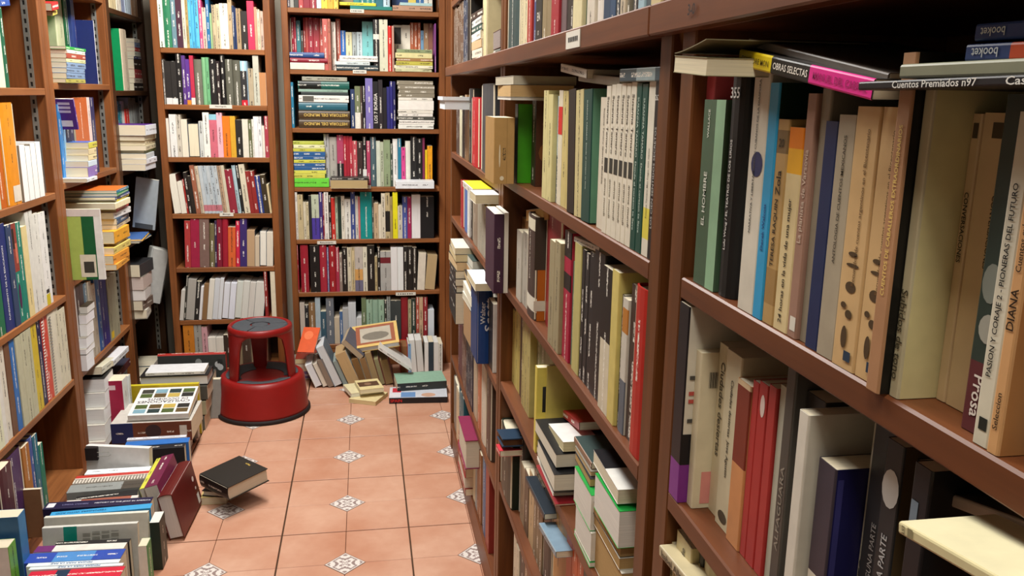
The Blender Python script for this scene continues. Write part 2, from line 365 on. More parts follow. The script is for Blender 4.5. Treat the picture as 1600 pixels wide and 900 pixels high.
# stuck-on paper shelf labels
def shelf_label(case, px, py, yplane, w, txt):
    z = zrow(px, py, yplane); x = solve_x(px, {1: yplane, 2: z}, 0); ox, oy, _ = case.location
    o = MB().box(x - w / 2 - ox, x + w / 2 - ox, yplane - oy - .0014, yplane - oy - .0002, z - .009, z + .009).build('shelf_label', 'paper_label', case)
    if txt:
        v, f = text_mesh(txt); k = min(w * .86 / v[:, 0].max(), .009 / v[:, 1].max()); mb = MB()
        mb.add([(x - ox + (p[0] - v[:, 0].max() / 2) * k, yplane - oy - .0018, z + (p[1] - v[:, 1].max() / 2) * k) for p in v], f); mb.build('label_lettering', 'ink', o)
    else:
        mb = MB()      # print too small to read in the photograph
        for q in range(7): mb.box(x - ox - w * .4 + q * w * .115, x - ox - w * .4 + q * w * .115 + w * (.05 + .012 * (q % 3)), yplane - oy - .0018, yplane - oy - .0014, z - .003, z + .0025)
        mb.build('label_lettering', 'ink', o)
shelf_label(CM, 345, 166.5, YM, .105, 'Historiografia'); shelf_label(CM, 354, 335, YM, .066, 'Mitologia')
shelf_label(CC, 558, 17, YC, .07, ''); shelf_label(CC, 562, 112, YC, .07, ''); shelf_label(CC, 567, 292, YC, .085, '')
shelf_label(CC, 510.5, 379, YC, .10, 'Renacimiento'); shelf_label(CC, 634, 459, YC, .11, '')
def rail_mark(px, py, txt, w, h, label):
    y = solve_x(px, {0: XR - .022, 2: 1.585}, 1)
    if label:
        o = MB().box(-.1635, -.1622, y - w / 2 - 1.5, y + w / 2 - 1.5, -.027, -.001).build('shelf_label', 'paper_label', rail)
    if label:
        mb = MB()
        for q in range(6): mb.box(-.1640, -.1636, y - 1.5 - w * .36 + q * w * .12, y - 1.5 - w * .36 + q * w * .12 + w * .07, -.017, -.010)
        mb.build('rail_lettering', 'ink', o); return
    v, f = text_mesh(txt); k = min(w * .86 / v[:, 0].max(), h / v[:, 1].max()); mb = MB()
    mb.add([(-.1640, y - 1.5 - (p[0] - v[:, 0].max() / 2) * k, -.014 + (p[1] - v[:, 1].max() / 2) * k) for p in v], f); mb.build('rail_lettering', 'ink', rail)
rail_mark(1083, 46, '3-0', .022, .012, False); rail_mark(896, 82, '', .09, .010, True)
# ------------------------------------------------------------------ books
BOOKS = []; PAGE = 'd9cfb6'
def lum(c): return 0.3 * c[0] + 0.6 * c[1] + 0.1 * c[2]
class Book:
    def __init__(s, M, t, d, h, col, side=None, pages=None, hard=False, rev=False, bands=None, ink=None, key='', label=None, extra=None, px=0, where=None, back=None):
        s.M = M; s.t = max(t, .003); s.d = d; s.h = h; s.col = col; s.side = side or col; s.pages = pages or PAGE; s.hard = hard; s.rev = rev
        s.bands = bands or []; s.key = key; s.label = label; s.texts = []; s.prints = []; s.rnd = random.random() * 50; s.where = where; s.back = back
        c = hexc(col); s.ink = ink or ('f0ece0' if lum(c) < 0.25 else '2a2420'); s.inkon = 0.85 if random.random() < 0.85 else 0.0
        s.name = 'book'; s.parts = []; BOOKS.append(s)
    def txt(s, string, lo=0.1, hi=0.9, dirn='U', ink=None, size=0.62, off=0.5, face='spine'):
        """lettering on the spine between the height fractions lo and hi; size is the share of the spine width it may fill"""
        s.texts.append((string, lo, hi, dirn, ink or s.ink, size, off, face)); s.inkon = 0.0; return s
    def smudge(s): s.inkon = 0.85; return s          # lettering too small to read in the photograph
    def band(s, a, b, col): s.bands.append((a * s.h, b * s.h, col)); return s
    def cover_geo(s):
        t, d, h = s.t, s.d, s.h; c = min(.0026 if s.hard else .0007, t * .2)
        if s.hard:
            r = min(.30 * t, .007); O = [(0, d), (0, r)] + [(t / 2 - t / 2 * math.cos(math.pi * k / 6), r - r * math.sin(math.pi * k / 6)) for k in range(1, 6)] + [(t, r), (t, d)]
        else:
            r = min(.0016, t * .22); O = [(0, d), (0, r), (r * .3, r * .3), (r, 0), (t - r, 0), (t - r * .3, r * .3), (t, r), (t, d)]
        I = [(min(max(x, c), t - c), y + c if 0 < k < len(O) - 1 else y) for k, (x, y) in enumerate(O)]
        cuts = sorted({0.0, h} | {min(max(q, 0), h) for b in s.bands for q in b[:2]})
        n = len(O); V = []; F = []; FC = []; UV = []
        for z in cuts: V += [(x, y, z) for x, y in O]
        bi = len(V); V += [(x, y, 0.0) for x, y in I] + [(x, y, h) for x, y in I]
        base = hexc(s.col); sc = hexc(s.side); bc = hexc(s.back or s.side)
        for j in range(len(cuts) - 1):
            zm = (cuts[j] + cuts[j + 1]) / 2; col = base
            for b0, b1, cc in s.bands:
                if b0 <= zm <= b1: col = hexc(cc)
            for k in range(n - 1):
                F.append((j * n + k, j * n + k + 1, (j + 1) * n + k + 1, (j + 1) * n + k))
                if 0 < k < n - 2:
                    FC.append(col); ua, ub = ((O[q][0] - t / 2) / min(t, .02) + .5 for q in (k, k + 1)); UV.append([(ua, cuts[j] + s.rnd), (ub, cuts[j] + s.rnd), (ub, cuts[j + 1] + s.rnd), (ua, cuts[j + 1] + s.rnd)])
                else:
                    FC.append(sc if k == 0 else bc); UV.append([(-1, 0)] * 4)
        top = (len(cuts) - 1) * n
        for k in range(n - 1):
            for q in ((bi + k + 1, bi + k, bi + n + k, bi + n + k + 1), (k + 1, k, bi + k, bi + k + 1), (top + k, top + k + 1, bi + n + k + 1, bi + n + k)):
                F.append(q); FC.append(sc if s.hard else base); UV.append([(-1, 0)] * 4)
        for e in (0, n - 1):
            q = (e, top + e, bi + n + e, bi + e); F.append(q if e == 0 else q[::-1]); FC.append(sc); UV.append([(-1, 0)] * 4)
        if s.rev: V = [(x, d - y, z) for x, y, z in V]; F = [f[::-1] for f in F]; UV = [u[::-1] for u in UV]
        return V, F, FC, UV
    def page_geo(s):
        t, d, h = s.t, s.d, s.h; c = min(.0026 if s.hard else .0007, t * .2); ov = .004 if s.hard else .0006
        x0, x1, y0, y1, z0, z1 = c, t - c, c + .001, d - ov, ov if s.hard else .0004, h - (ov if s.hard else .0004)
        V = [(x, y, z) for z in (z0, z1) for y in (y0, y1) for x in (x0, x1)]
        F = [(0, 2, 3, 1), (4, 5, 7, 6), (0, 1, 5, 4), (1, 3, 7, 5), (3, 2, 6, 7), (2, 0, 4, 6)]
        UV = [[(V[i][0] + s.rnd, V[i][1] + V[i][2]) for i in f] for f in F]
        if s.rev: V = [(x, d - y, z) for x, y, z in V]; F = [f[::-1] for f in F]; UV = [u[::-1] for u in UV]
        return V, F, [hexc(s.pages)] * len(F), UV
    def text_geo(s, tx):
        string, lo, hi, dirn, ink, size, off, face = tx; v, f = text_mesh(string); W = v[:, 0].max(); Hh = v[:, 1].max()
        if face == 'spine':
            L = (hi - lo) * s.h; wmax = s.t * size
            if dirn == 'H': k = min(wmax / W, L / Hh); P = [(s.t * off + (p[0] - W / 2) * k, -.0005, (lo + hi) / 2 * s.h + (p[1] - Hh / 2) * k) for p in v]
            else:
                k = min(L / W, wmax / Hh); mid = (lo + hi) / 2 * s.h
                kl = L / W                                     # stretch along the spine up to the measured length
                kl = min(kl, k * 1.6)
                if dirn == 'U': P = [(s.t * off - (p[1] - Hh / 2) * k, -.0005, mid + (p[0] - W / 2) * kl) for p in v]
                else: P = [(s.t * off + (p[1] - Hh / 2) * k, -.0005, mid - (p[0] - W / 2) * kl) for p in v]
            if s.rev: return None
        else:   # on a cover: face = (which, u0, u1, v0, v1) fractions of depth (from spine) and height, turned by dirn
            which, u0, u1, v0, v1 = face; x = -.0005 if which == 'a' else s.t + .0005; sg = -1 if which == 'a' else 1
            cw = (u1 - u0) * s.d; ch = (v1 - v0) * s.h; cu_ = (u0 + u1) / 2 * s.d; cv = (v0 + v1) / 2 * s.h
            if dirn == 'H': k = min(cw / W, ch / Hh); P = [(x, cu_ + sg * (p[0] - W / 2) * k, cv + (p[1] - Hh / 2) * k) for p in v]
            elif dirn == 'I': k = min(cw / W, ch / Hh); P = [(x, cu_ - sg * (p[0] - W / 2) * k, cv - (p[1] - Hh / 2) * k) for p in v]
            elif dirn == 'U': k = min(ch / W, cw / Hh); P = [(x, cu_ - sg * (p[1] - Hh / 2) * k, cv + (p[0] - W / 2) * k) for p in v]
            else: k = min(ch / W, cw / Hh); P = [(x, cu_ + sg * (p[1] - Hh / 2) * k, cv - (p[0] - W / 2) * k) for p in v]
        return P, f, [hexc(ink)] * len(f), [[(-1, 0)] * len(q) for q in f]
    def print_geo(s, pr):
        """flat printed patch: ('spine', x0,x1,z0,z1) or ('a'|'b', y0,y1,z0,z1) as fractions, colour, optional ellipse"""
        face, a0, a1, b0, b1, col, ell = pr; e = .0003 + .0001 * s.prints.index(pr); n = 14
        pts = [(.5 - .5 * math.cos(2 * math.pi * k / n), .5 - .5 * math.sin(2 * math.pi * k / n)) for k in range(n)] if ell else [(0, 0), (1, 0), (1, 1), (0, 1)]
        A = [(a0 + (a1 - a0) * p, b0 + (b1 - b0) * q) for p, q in pts]
        if face == 'spine': P = [(a * s.t, -e, b * s.h) for a, b in A]; f = tuple(range(len(P)))
        elif face == 'a': P = [(-e, a * s.d, b * s.h) for a, b in A]; f = tuple(reversed(range(len(P))))
        else: P = [(s.t + e, a * s.d, b * s.h) for a, b in A]; f = tuple(range(len(P)))
        return P, [f], [hexc(col)], [[(-1, 0)] * len(f)]
def mk(name, V, F, FC, UV, mat, ink=(0, 0, 0), inkon=0.0):
    me = bpy.data.meshes.new(name); me.from_pydata(V, [], F)
    a = me.color_attributes.new('Col', 'FLOAT_COLOR', 'CORNER'); cnt = [len(f) for f in F]
    A = np.ones((sum(cnt), 4), np.float32); A[:, :3] = np.repeat(np.array(FC, np.float32), cnt, axis=0); a.data.foreach_set('color', A.ravel())
    b = me.color_attributes.new('Ink', 'FLOAT_COLOR', 'CORNER'); B = np.empty((sum(cnt), 4), np.float32)
    if isinstance(inkon, float): B[:, :3] = ink; B[:, 3] = inkon
    else: B[:] = np.repeat(np.array([(*i, j) for i, j in zip(ink, inkon)], np.float32), cnt, axis=0)
    b.data.foreach_set('color', B.ravel())
    u = me.uv_layers.new(name='UVMap'); u.data.foreach_set('uv', np.array([q for w in UV for q in w], np.float32).ravel())
    me.materials.append(MATS[mat]); return me

# frames: columns are the book's thickness, depth (into the shelf) and height directions
def frame(o, x, y, z): return Matrix(((x[0], y[0], z[0], o[0]), (x[1], y[1], z[1], o[1]), (x[2], y[2], z[2], o[2]), (0, 0, 0, 1)))
AX = {'R': (Vector((0, -1, 0)), Vector((1, 0, 0))), 'L': (Vector((0, 1, 0)), Vector((-1, 0, 0))), 'F': (Vector((1, 0, 0)), Vector((0, 1, 0)))}
UP = Vector((0, 0, 1))
ROWS = {}
BAYS = [('R', -.45, .8825, R1B + [1.57, 1.86]), ('R', .992, 2.13, R2B + [1.57, 1.86]), ('R', 2.205, 3.44, R3B + [1.57, 1.85]),
        ('L', 1.2, 3.30, L1B + [1.87]), ('L', 3.392, 4.10, L2B + [1.88]), ('L', 4.19, 4.78, L3B),
        ('F', -.943, -.464, sorted(MZ) + [MZ[0] + .27]), ('F', -.370, .40, sorted(CZ) + [CZ[0] + .3]), ('F', .466, 1.218, sorted(CZ) + [CZ[0] + .3])]
def bay_of(key): return BAYS[{'R1': 0, 'R2': 1, 'R3': 2, 'L1': 3, 'L2': 4, 'L3': 5, 'M': 6, 'C': 7, 'D': 8}[key[:2] if key[0] in 'RL' else key[0]]]
def row(key, face, plane, z, start, toks, where, org=(0, 0, 1), sb=0.6, depth=(.125, .155), maxd=.27, hard=0.2, lean=0.0, jit=0.15, pages=None, end='left'):
    """books standing side by side. toks: 'x1:ytop:colour:flags' in image columns (near edge of the spine at the shelf) and rows (top of the spine)"""
    run, into = AX[face]; ox, oy, sc = org; out = []; cur = None; ROWS[key] = dict(where=where, books=out, face=face)
    lo, hi, zmax = -9, 9, 9
    if key[0] in 'RLMCD':
        _, lo, hi, bd = bay_of(key); ups = [q for q in bd if q > z + .05]; zmax = (min(ups) - (.003 if abs(min(ups) - 1.57) < .001 else BTH + .003)) if ups else 9
    z = z + .0006
    parsed = []
    for tk in toks.split():
        p = tk.split(':'); q_ = dict(p=p, px1=ox + float(p[0]) / sc, s=sb, lean=lean, rev=False, hd=random.random() < hard, dd=None, side=None, pg=pages, back=None)
        for q in (p[3].split(',') if len(p) > 3 and p[3] else []):
            if q[0] == 's': q_['s'] = float(q[1:])
            elif q[0] == 'l': q_['lean'] = float(q[1:])
            elif q == 'P': q_['rev'] = True
            elif q == 'H': q_['hd'] = True
            elif q == 'B': q_['hd'] = False
            elif q[0] == 'd': q_['dd'] = float(q[1:]) / 100
            elif q[0] == 'S': q_['side'] = q[1:]
            elif q[0] == 'K': q_['back'] = q[1:]
            elif q[0] == 'p': q_['pg'] = q[1:]
        q_['s'] = (q_['s'] + random.uniform(-jit, jit * 2)) / 100
        parsed.append(q_)
    for n_, e in enumerate(parsed):
        p, px1, s_, lean_, rev, hd, dd, side, pg, back = (e[k] for k in ('p', 'px1', 's', 'lean', 'rev', 'hd', 'dd', 'side', 'pg', 'back'))
        nxt = parsed[n_ + 1]['s'] if n_ + 1 < len(parsed) and parsed[n_ + 1]['p'][1] != '-' else s_
        pl = plane + into[0 if face in 'RL' else 1] * s_
        ax, fr = (0, 1) if face in 'RL' else (1, 0)
        c1 = solve_x(px1, {ax: plane + into[ax] * min(s_, nxt) if face in 'RL' else pl, 2: z}, fr)
        if cur is None: cur = solve_x(ox + start / sc, {ax: pl, 2: z}, fr)
        if p[1] == '-': cur = c1; continue
        c0 = cur; t = abs(c1 - c0); sg = run[fr]
        if (c1 - c0) * sg < .003: c1 = c0 + sg * .004; t = .004
        cur = c1 + sg * .0004
        if min(c0, c1) < lo + .0005 or max(c0, c1) > hi - .0005:
            c0 = min(max(c0, lo + .0006), hi - .0006); c1 = min(max(c1, lo + .0006), hi - .0006); t = abs(c1 - c0)
            if t < .004:
                bd_ = Book(Matrix(), .01, .1, .1, p[2]); BOOKS.pop(); bd_.dead = True; out.append(bd_); continue
        fx = {ax: pl, fr: (c0 + c1) / 2 if face == 'F' else c1}
        h = solve_y(oy + float(p[1]) / sc, fx, 2) - z
        h = min(h, zmax - z)
        d = dd or min(maxd - s_, max(random.uniform(*depth), h * .6))
        o = [0, 0, z]; o[ax] = pl; o[fr] = c0; o = Vector(o)
        M = frame(o, run, into, UP)
        if lean_:
            a = math.radians(lean_); piv = Vector((t, 0, 0)) if a > 0 else Vector((0, 0, 0))
            M = M @ Matrix.Translation(piv) @ Matrix.Rotation(a, 4, 'Y') @ Matrix.Translation(-piv)
        b = Book(M, t, d, max(h, .05), p[2], side=side, hard=hd, rev=rev, pages=pg or (p[2] if rev else None), key=key, where=where)
        if rev: b.col = b.side = random.choice(['2a2a2c', '8a8478', 'c8c4b8', '6a3a30', '3a4a5a', 'd0ccc0'])
        if back: b.back = back
        b.px = px1; out.append(b)
        if face in 'RL' and t > .075 and not hd and not dd and not lean_:      # several like volumes side by side
            n = int(t / .05) + 1; b.t = t / n - .0004
            for k in range(1, n):
                h2 = min(b.h * random.uniform(.93, 1.03), zmax - z)
                e2 = Book(M @ Matrix.Translation((t * k / n, 0, 0)), t / n - .0004, d, h2, b.col, side=b.side, rev=b.rev, pages=b.pages, key=key, where=where); e2.px = px1 + k * .01; ROWS[key].setdefault('extra', []).append(e2)
    return out
def flat(key, face, plane, a, b, thick, width, col, where, side=None, rev=False, hard=False, pages=None, pxthick=True, label=None, off=0.0, rz=0.0):
    """a book lying down, its long edge towards the aisle from image point a (left) to b (right), both on its lower edge"""
    run, into = AX[face]; ax = 0 if face in 'RL' else 1; pl = plane + into[ax] * off
    A = on(ax, pl, *a); B = on(ax, pl, *b); t = thick
    if pxthick: t = (on(ax, pl, a[0], a[1] - thick) - A).length
    if face == 'R' and (B - A).length > .27: A = B + (A - B).normalized() * .24
    if face == 'L' and (B - A).length > .27: B = A + (B - A).normalized() * .24
    r = (B - A).normalized(); i = (into - r * into.dot(r)).normalized(); up = r.cross(i) * -1
    if up.z < 0: up = -up
    M = frame(A + up * t, -up, i, r)
    if M.to_3x3().determinant() < 0: M = frame(A, up, i, r)
    if rz: M = M @ Matrix.Rotation(math.radians(rz), 4, 'X')
    bk = Book(M, t, width, (B - A).length, col, side=side, rev=rev, hard=hard, pages=pages, key=key, label=label, where=where); return bk
def stack(key, face, plane, xl, xr, z0, items, width, where, org=(0, 0, 1), off=0.0, jit=.006, spin=2.0):
    """books lying on top of each other: items 'ytop:colour:flags', ytop = image row of the upper edge at the right-hand (near) corner"""
    run, into = AX[face]; ax, fr = (0, 1) if face in 'RL' else (1, 0); ox, oy, sc = org; out = []; ROWS.setdefault(key, dict(where=where, books=[], face=face))
    pl = plane + into[ax] * off; z = z0 + .0006
    for tk in items.split():
        p = tk.split(':'); fl = p[2].split(',') if len(p) > 2 else []
        rev = 'P' in fl; hd = 'H' in fl; w = width; pg = None; x0, x1 = xl, xr; o2 = 0.0; side = None
        for q in fl:
            if q[0] == 'w': w = float(q[1:]) / 100
            elif q[0] == 'p': pg = q[1:]
            elif q[0] == 'a': x0 = float(q[1:])
            elif q[0] == 'b': x1 = float(q[1:])
            elif q[0] == 'o': o2 = float(q[1:]) / 100
            elif q[0] == 'S': side = q[1:]
        pp = pl + into[ax] * o2
        c0 = solve_x(ox + x0 / sc, {ax: pp, 2: z}, fr); c1 = solve_x(ox + x1 / sc, {ax: pp, 2: z}, fr)
        if face == 'R' and c0 - c1 > .25: c0 = c1 + random.uniform(.2, .25)
        if face == 'L' and c1 - c0 > .25: c1 = c0 + random.uniform(.2, .25)
        near = c1 if face != 'L' else c0
        zt = solve_y(oy + float(p[0]) / sc, {ax: pp, fr: near}, 2); t = zt - z
        if t < .003: t = .004
        c0 += random.uniform(-jit, jit); c1 += random.uniform(-jit, jit)
        if key[0] in 'RLMCD':
            _, lo, hi, bd = bay_of(key); ups = [q for q in bd if q > z0 + .05]; zmax = (min(ups) - (.003 if abs(min(ups) - 1.57) < .001 else BTH + .003)) if ups else 9
            if z + .006 > zmax: break
            t = min(t, zmax - z); c0 = min(max(c0, lo + .003), hi - .003); c1 = min(max(c1, lo + .003), hi - .003)
            if abs(c1 - c0) < .03: continue
        o = [0, 0, z + t]; o[ax] = pp; o[fr] = c0
        M = frame(Vector(o), -UP, into, run)
        h = abs(c1 - c0)
        a = math.radians(random.uniform(-spin, spin)); piv = Vector((0, w / 2, h / 2))
        M = M @ Matrix.Translation(piv) @ Matrix.Rotation(a, 4, 'X') @ Matrix.Translation(-piv)
        b = Book(M, t - .0004, w, h, p[1], side=side, rev=rev, hard=hd, pages=pg or (p[1] if rev else None), key=key, where=where)
        if rev: b.col = b.side = side or random.choice(['2a2a2c', '8a8478', 'c8c4b8', 'd0ccc0'])
        z += t + .0003; b.isflat = True; out.append(b); ROWS[key]['books'].append(b)
    return out

def lay(key, a, b, z, thick, depth, col, label, side=None, rev=False, hard=False, pages=None, tilt=0.0, roll=0.0):
    """a book lying on the level z: a and b are the image points of the left and right ends of its near lower edge; tilt lifts its far edge"""
    A = on(2, z, *a); B = on(2, z, *b); r = (B - A).normalized(); i = UP.cross(r)
    if tilt: i = Matrix.Rotation(math.radians(tilt), 3, r) @ i
    up = r.cross(i)
    M = frame(A + up * thick, -up, i, r)
    bk = Book(M, thick, depth, (B - A).length, col, side=side, rev=rev, hard=hard, pages=pages, key=key, label=label); return bk
def spine_up(key, a, b, near, ztop, col, label, side=None, hard=False, lean=0.0, bottom=0.0, back=None):
    """a book standing on its fore-edge, spine upwards; a, b: ends of the far edge of the spine in the image, near: image row of its near edge at b"""
    A = on(2, ztop, *a); B = on(2, ztop, *b); N = on(2, ztop, b[0], near); t = max((Vector((B.x, B.y, 0)) - Vector((N.x, N.y, 0))).length, .006); t = min(t, .06)
    r = (B - A).normalized(); dn = -UP
    if lean: dn = Matrix.Rotation(math.radians(lean), 3, r) @ dn
    x = dn.cross(r)
    M = frame(A, x, dn, r)
    d = (ztop - bottom - .002) / abs(dn.z)
    b_ = Book(M, t, d, (B - A).length, col, side=side, hard=hard, key=key, label=label); b_.back = back; return b_
def jut(key, X, z, x0, x1, ytop, d, col, label, face='R', **kw):
    """a book standing on level z with its spine on the plane x=X between two image columns"""
    run, into = AX[face]; c0 = solve_x(x0, {0: X, 2: z}, 1); c1 = solve_x(x1, {0: X, 2: z}, 1); h = solve_y(ytop, {0: X, 1: c1}, 2) - z
    return Book(frame(Vector((X, c0, z + .0006)), run, into, UP), abs(c1 - c0), d, h, col, key=key, label=label, **kw)
def jut_front(key, Y, z, x0, x1, ytop, d, col, label, **kw):
    """a book standing on level z with its spine turned towards the camera on the plane y=Y"""
    c0 = solve_x(x0, {1: Y, 2: z}, 0); c1 = solve_x(x1, {1: Y, 2: z}, 0); h = solve_y(ytop, {0: c0, 1: Y}, 2) - z
    return Book(frame(Vector((c0, Y, z + .0006)), AX['F'][0], AX['F'][1], UP), c1 - c0, d, h, col, key=key, label=label, **kw)
def place(key, o, x, y, z, t, d, h, col, label, **kw): return Book(frame(Vector(o), Vector(x).normalized(), Vector(y).normalized(), Vector(z).normalized()), t, d, h, col, key=key, label=label, **kw)
# ------------------------------------------------------------------ shelves of the long bookcase, nearest bay
W = 'eye-level shelf beside the camera'
b = row('R1B', 'R', XR, 1.306, 1074, '1082:111:b84a52:s1.5,d14 1114:156:46604a:s.5 1137:117:1a1b1c:s.6,H,d16 1151:160:d8d0bc:s3 1174:111:cfcabc:s.3 1188:129:2f96c8:s.3,K16301f,d16 1206:187:b2925e:s.3 1228:200:d4c294:s.4 1242:146:9a7868:s.3 1256:138:8a8272:s.7 1274:190:1c2a52:s.4 1298:180:a49a86:s.3 1332:167:c9a878:s.2 1351:168:c9a878:s.2 1371:81:a87e5c:s-.6,K14120f,d16 1402:130:b8b092:s.2,Kd8cf9c,d17 1475:178:c8ae86:s3.0 1499:178:c8ae86:s3.0,Kb89c74 1517:147:2c3a34:s1.2 1539:175:cdc8b6:s.3 1558:203:c89a6a:s.2,Kb98450,d16 1616:205:1c4c86:s2.2 1650:190:8a3030:s1 1690:170:d0c8b0:s1 1730:180:3a4a60:s1', W, jit=.04, hard=0)
b[0].band(0, .45, 'd8cdb8'); b[3].band(0, .38, '6e2024'); b[3].band(.38, .45, '1a1a1c')
b[1].prints.append(('spine', .60, 1, 0, 1, '8fb895', False)); b[1].txt('EL HOMBRE', .33, .62, 'U', 'dfe4d8', .4, .3).txt('WALLACE', .80, .95, 'U', 'dfe4d8', .45, .3)
b[2].txt('Lulu Wang / EL TEATRO DE LOS LIRIOS', .22, .72, 'U', 'd8d8d4', .4).txt('355', .90, .95, 'H', 'd8d8d4', .6)
b[3].txt('El fantasma de Canterville y otros relatos', .46, .93, 'U', '1a1a1c', .7)
b[4].txt('NARRATIVA Y LIBERTAD', .34, .60, 'U', '2a2a2c', .35, .42).txt('CUENTOS CUBANOS DE LA DIASPORA', .58, .97, 'U', '4a4a48', .3, .42); b[4].prints.append(('spine', .22, .92, .575, .68, '232c5c', True))
b[5].txt('Derek Walcott', .30, .50, 'U', '1c3a78', .5).smudge()
b[6].txt('TERESA RAQUIN', .29, .62, 'U', '1c1712', .62).txt('Zola', .64, .76, 'U', '1c1712', .55).txt('20', .87, .91, 'H', '2a2218', .6); b[6].band(.84, .95, '7a6442'); b[6].band(.10, .28, '9c7c4c')
b[7].txt('24 horas en la vida de una mujer', .04, .66, 'U', '2a2218', .5); b[7].band(.90, 1, 'd87a18'); b[7].band(.78, .90, 'e0a828')
b[8].txt('La pianista de Varsovia', .40, .78, 'U', 'c8b4a4', .5); b[8].prints.append(('spine', .3, .9, .03, .09, 'd8d4c8', False))
b[11].txt('ANTOLOGIA DE CUENTOS MEXICANOS', .40, .92, 'U', '3a342a', .3)
for q in (12, 13):
    b[q].txt('Recuerdos de cuentos argentinos en el Bicentenario', .33, .92, 'U', '6a5030', .26, .62)
    for (x0, x1, z0, z1) in ((.3, .75, .30, .345), (.25, .8, .40, .415), (.3, .7, .44, .46), (.42, .72, .20, .235), (.2, .45, .235, .26), (.35, .6, .08, .17)): b[q].prints.append(('spine', x0, x1, z0, z1, '4a3a26', True))
    b[q].prints.append(('spine', .55, .85, .035, .075, '22384e', False))
b[14].txt('CUENTOS DE CABALLEROS EXTRAORDINARIOS', .30, .80, 'U', 'd8bc6a', .42)
b[15].txt('Subidos de tono', .06, .36, 'D', '4a4434', .7)
for q in (16, 17): b[q].txt('CONVERSACIONES', .50, .74, 'D', '1c1a16', .5); b[q].prints.append(('spine', .25, .75, .92, .97, '4a4030', False))
b[18].txt('Prosa', .05, .18, 'D', 'd8d0c8', .7); b[18].band(0, .22, '5a2a2e'); b[18].prints += [('spine', .1, .8, .40, .52, '7a8078', True), ('spine', .2, .95, .28, .37, '9a9a90', True)]
b[19].txt('PASION Y CORAJE 2 - PIONERAS DEL FUTURO', .22, .80, 'U', '161614', .42); b[19].prints.append(('spine', .3, .8, .05, .09, '1c2420', False))
b[20].txt('Cuentos cubanos de amor', .58, .90, 'U', '3a2a1a', .5).txt('DIANA', .40, .53, 'U', '2a1e14', .6).txt('Seleccion', .08, .2, 'U', '3a2a1a', .4)
b[21].band(.42, .62, 'd8481a'); b[21].band(.62, 1, 'c9a890'); b[21].txt('booket', .06, .30, 'U', 'd8e0e8', .6)
ROWB1 = b
for q in b:
    if not q.texts: q.inkon = 0.0
# books laid across the tops of that row
f = flat('R1T', 'R', XR - .012, (1153, 102), (1360, 157), 25, .13, '1c1a18', None, side='3a3632', label='paperback with yellow, black and pink spine lying across the row top'); f.band(0, .30, 'e8d020'); f.band(.60, 1, 'd8208a')
f.txt('COMPADRE MON', .03, .28, 'U', '6a5a10', .5).txt('OBRAS SELECTAS', .32, .59, 'U', 'e8e4dc', .5).txt('MANUEL DEL CABRAL', .63, .97, 'U', '9a1060', .5)
f = flat('R1T', 'R', XR + .0, (1168, 72), (1385, 130), 12, .14, '6e655c', None, side='4a423a', label='grey paperback lying on the yellow-black-pink one'); f.smudge()
f = flat('R1T', 'R', XR - .055, (1052, 113), (1102, 119), 26, .15, '8a8468', None, side='8a8468', rev=True, pages='ddd4b8', label='paperback with bent cover, cream page edges overhanging the divider post')
n = 9; V_ = []
for k in range(n + 1):
    w = k / n; lift = .0015 + .013 * w ** 1.3
    for yy in (0.0, f.d):
        for th in (0.0, .0008): V_.append((-lift - th, yy - .004 * w, f.h * w * 1.06))
F_ = []
for k in range(n):
    o = 4 * k; F_ += [(o, o + 4, o + 6, o + 2), (o + 1, o + 3, o + 7, o + 5), (o, o + 1, o + 5, o + 4), (o + 2, o + 6, o + 7, o + 3)]
F_ += [(0, 2, 3, 1), (4 * n, 4 * n + 1, 4 * n + 3, 4 * n + 2)]; f.parts.append(('bent_cover', V_, F_, '7d775c'))
f = flat('R1T', 'R', XR - .025, (1341, 141), (1660, 132), 13, .14, '16151a', None, side='2a2a2c', label='black paperback with white lettering lying near the blue ones'); f.txt('Cuentos Premiados n97', .22, .66, 'U', 'd8d8d4', .8).txt('Casa', .78, .9, 'U', 'd8d8d4', .8)
f = flat('R1T', 'R', XR - .02, (1405, 123), (1680, 116), 22, .14, '7a7c68', None, side='6a6c5a', label='grey-green paperback lying on the black lettered one'); f.smudge()
f = flat('R1T', 'R', XR - .0, (1507, 97), (1700, 92), 27, .13, '1a3c7a', None, side='1a3c7a', label='lower of two blue paperbacks lying beneath the top rail'); f.band(.40, .62, 'd8501c'); f.txt('booket', .06, .30, 'D', 'd0d8e0', .6)
f = flat('R1T', 'R', XR + .005, (1522, 65), (1700, 55), 27, .13, '1a3c7a', None, side='16326a', label='upper of two blue paperbacks lying beneath the top rail'); f.txt('booket', .06, .30, 'D', 'd0d8e0', .6)

W = 'lower shelf beside the camera'
b = row('R1C', 'R', XR, 1.048, 1044, '1058:480:16141a:s0,Kd6d0c0,d17 1080:552:d8ceb0:s1.0,d15,Kd8ceb0 1116:545:d0c6a6:s3.0 1133:560:cfc6a8:s2.6,d15 1152:605:c88a58:s2.2 1163:600:a82e2c:s2.4 1176:604:a82e2c:s2.4 1188:608:a83230:s2.4 1198:612:b0b0a0:s2.6 1211:578:4a4640:s2,d17 1216:630:2a2826:s3 1230:650:d6d2c6:s.6,Kd4cfc0 1249:720:b08048:s4 1274:735:3a3440:s1.2,K1d1d52 1322:650:b8b6a6:s4 1338:668:33363a:s3.4 1362:700:2a2c2e:s2.6 1372:745:3a3a3c:s3.6 1396:738:14161c:s1.2,d17 1490:790:c87848:s7 1505:785:2a3a78:s7 1540:780:c8a868:s6 1580:800:8a8a7c:s5 1640:790:3a4a48:s5', W, jit=.04, hard=0)
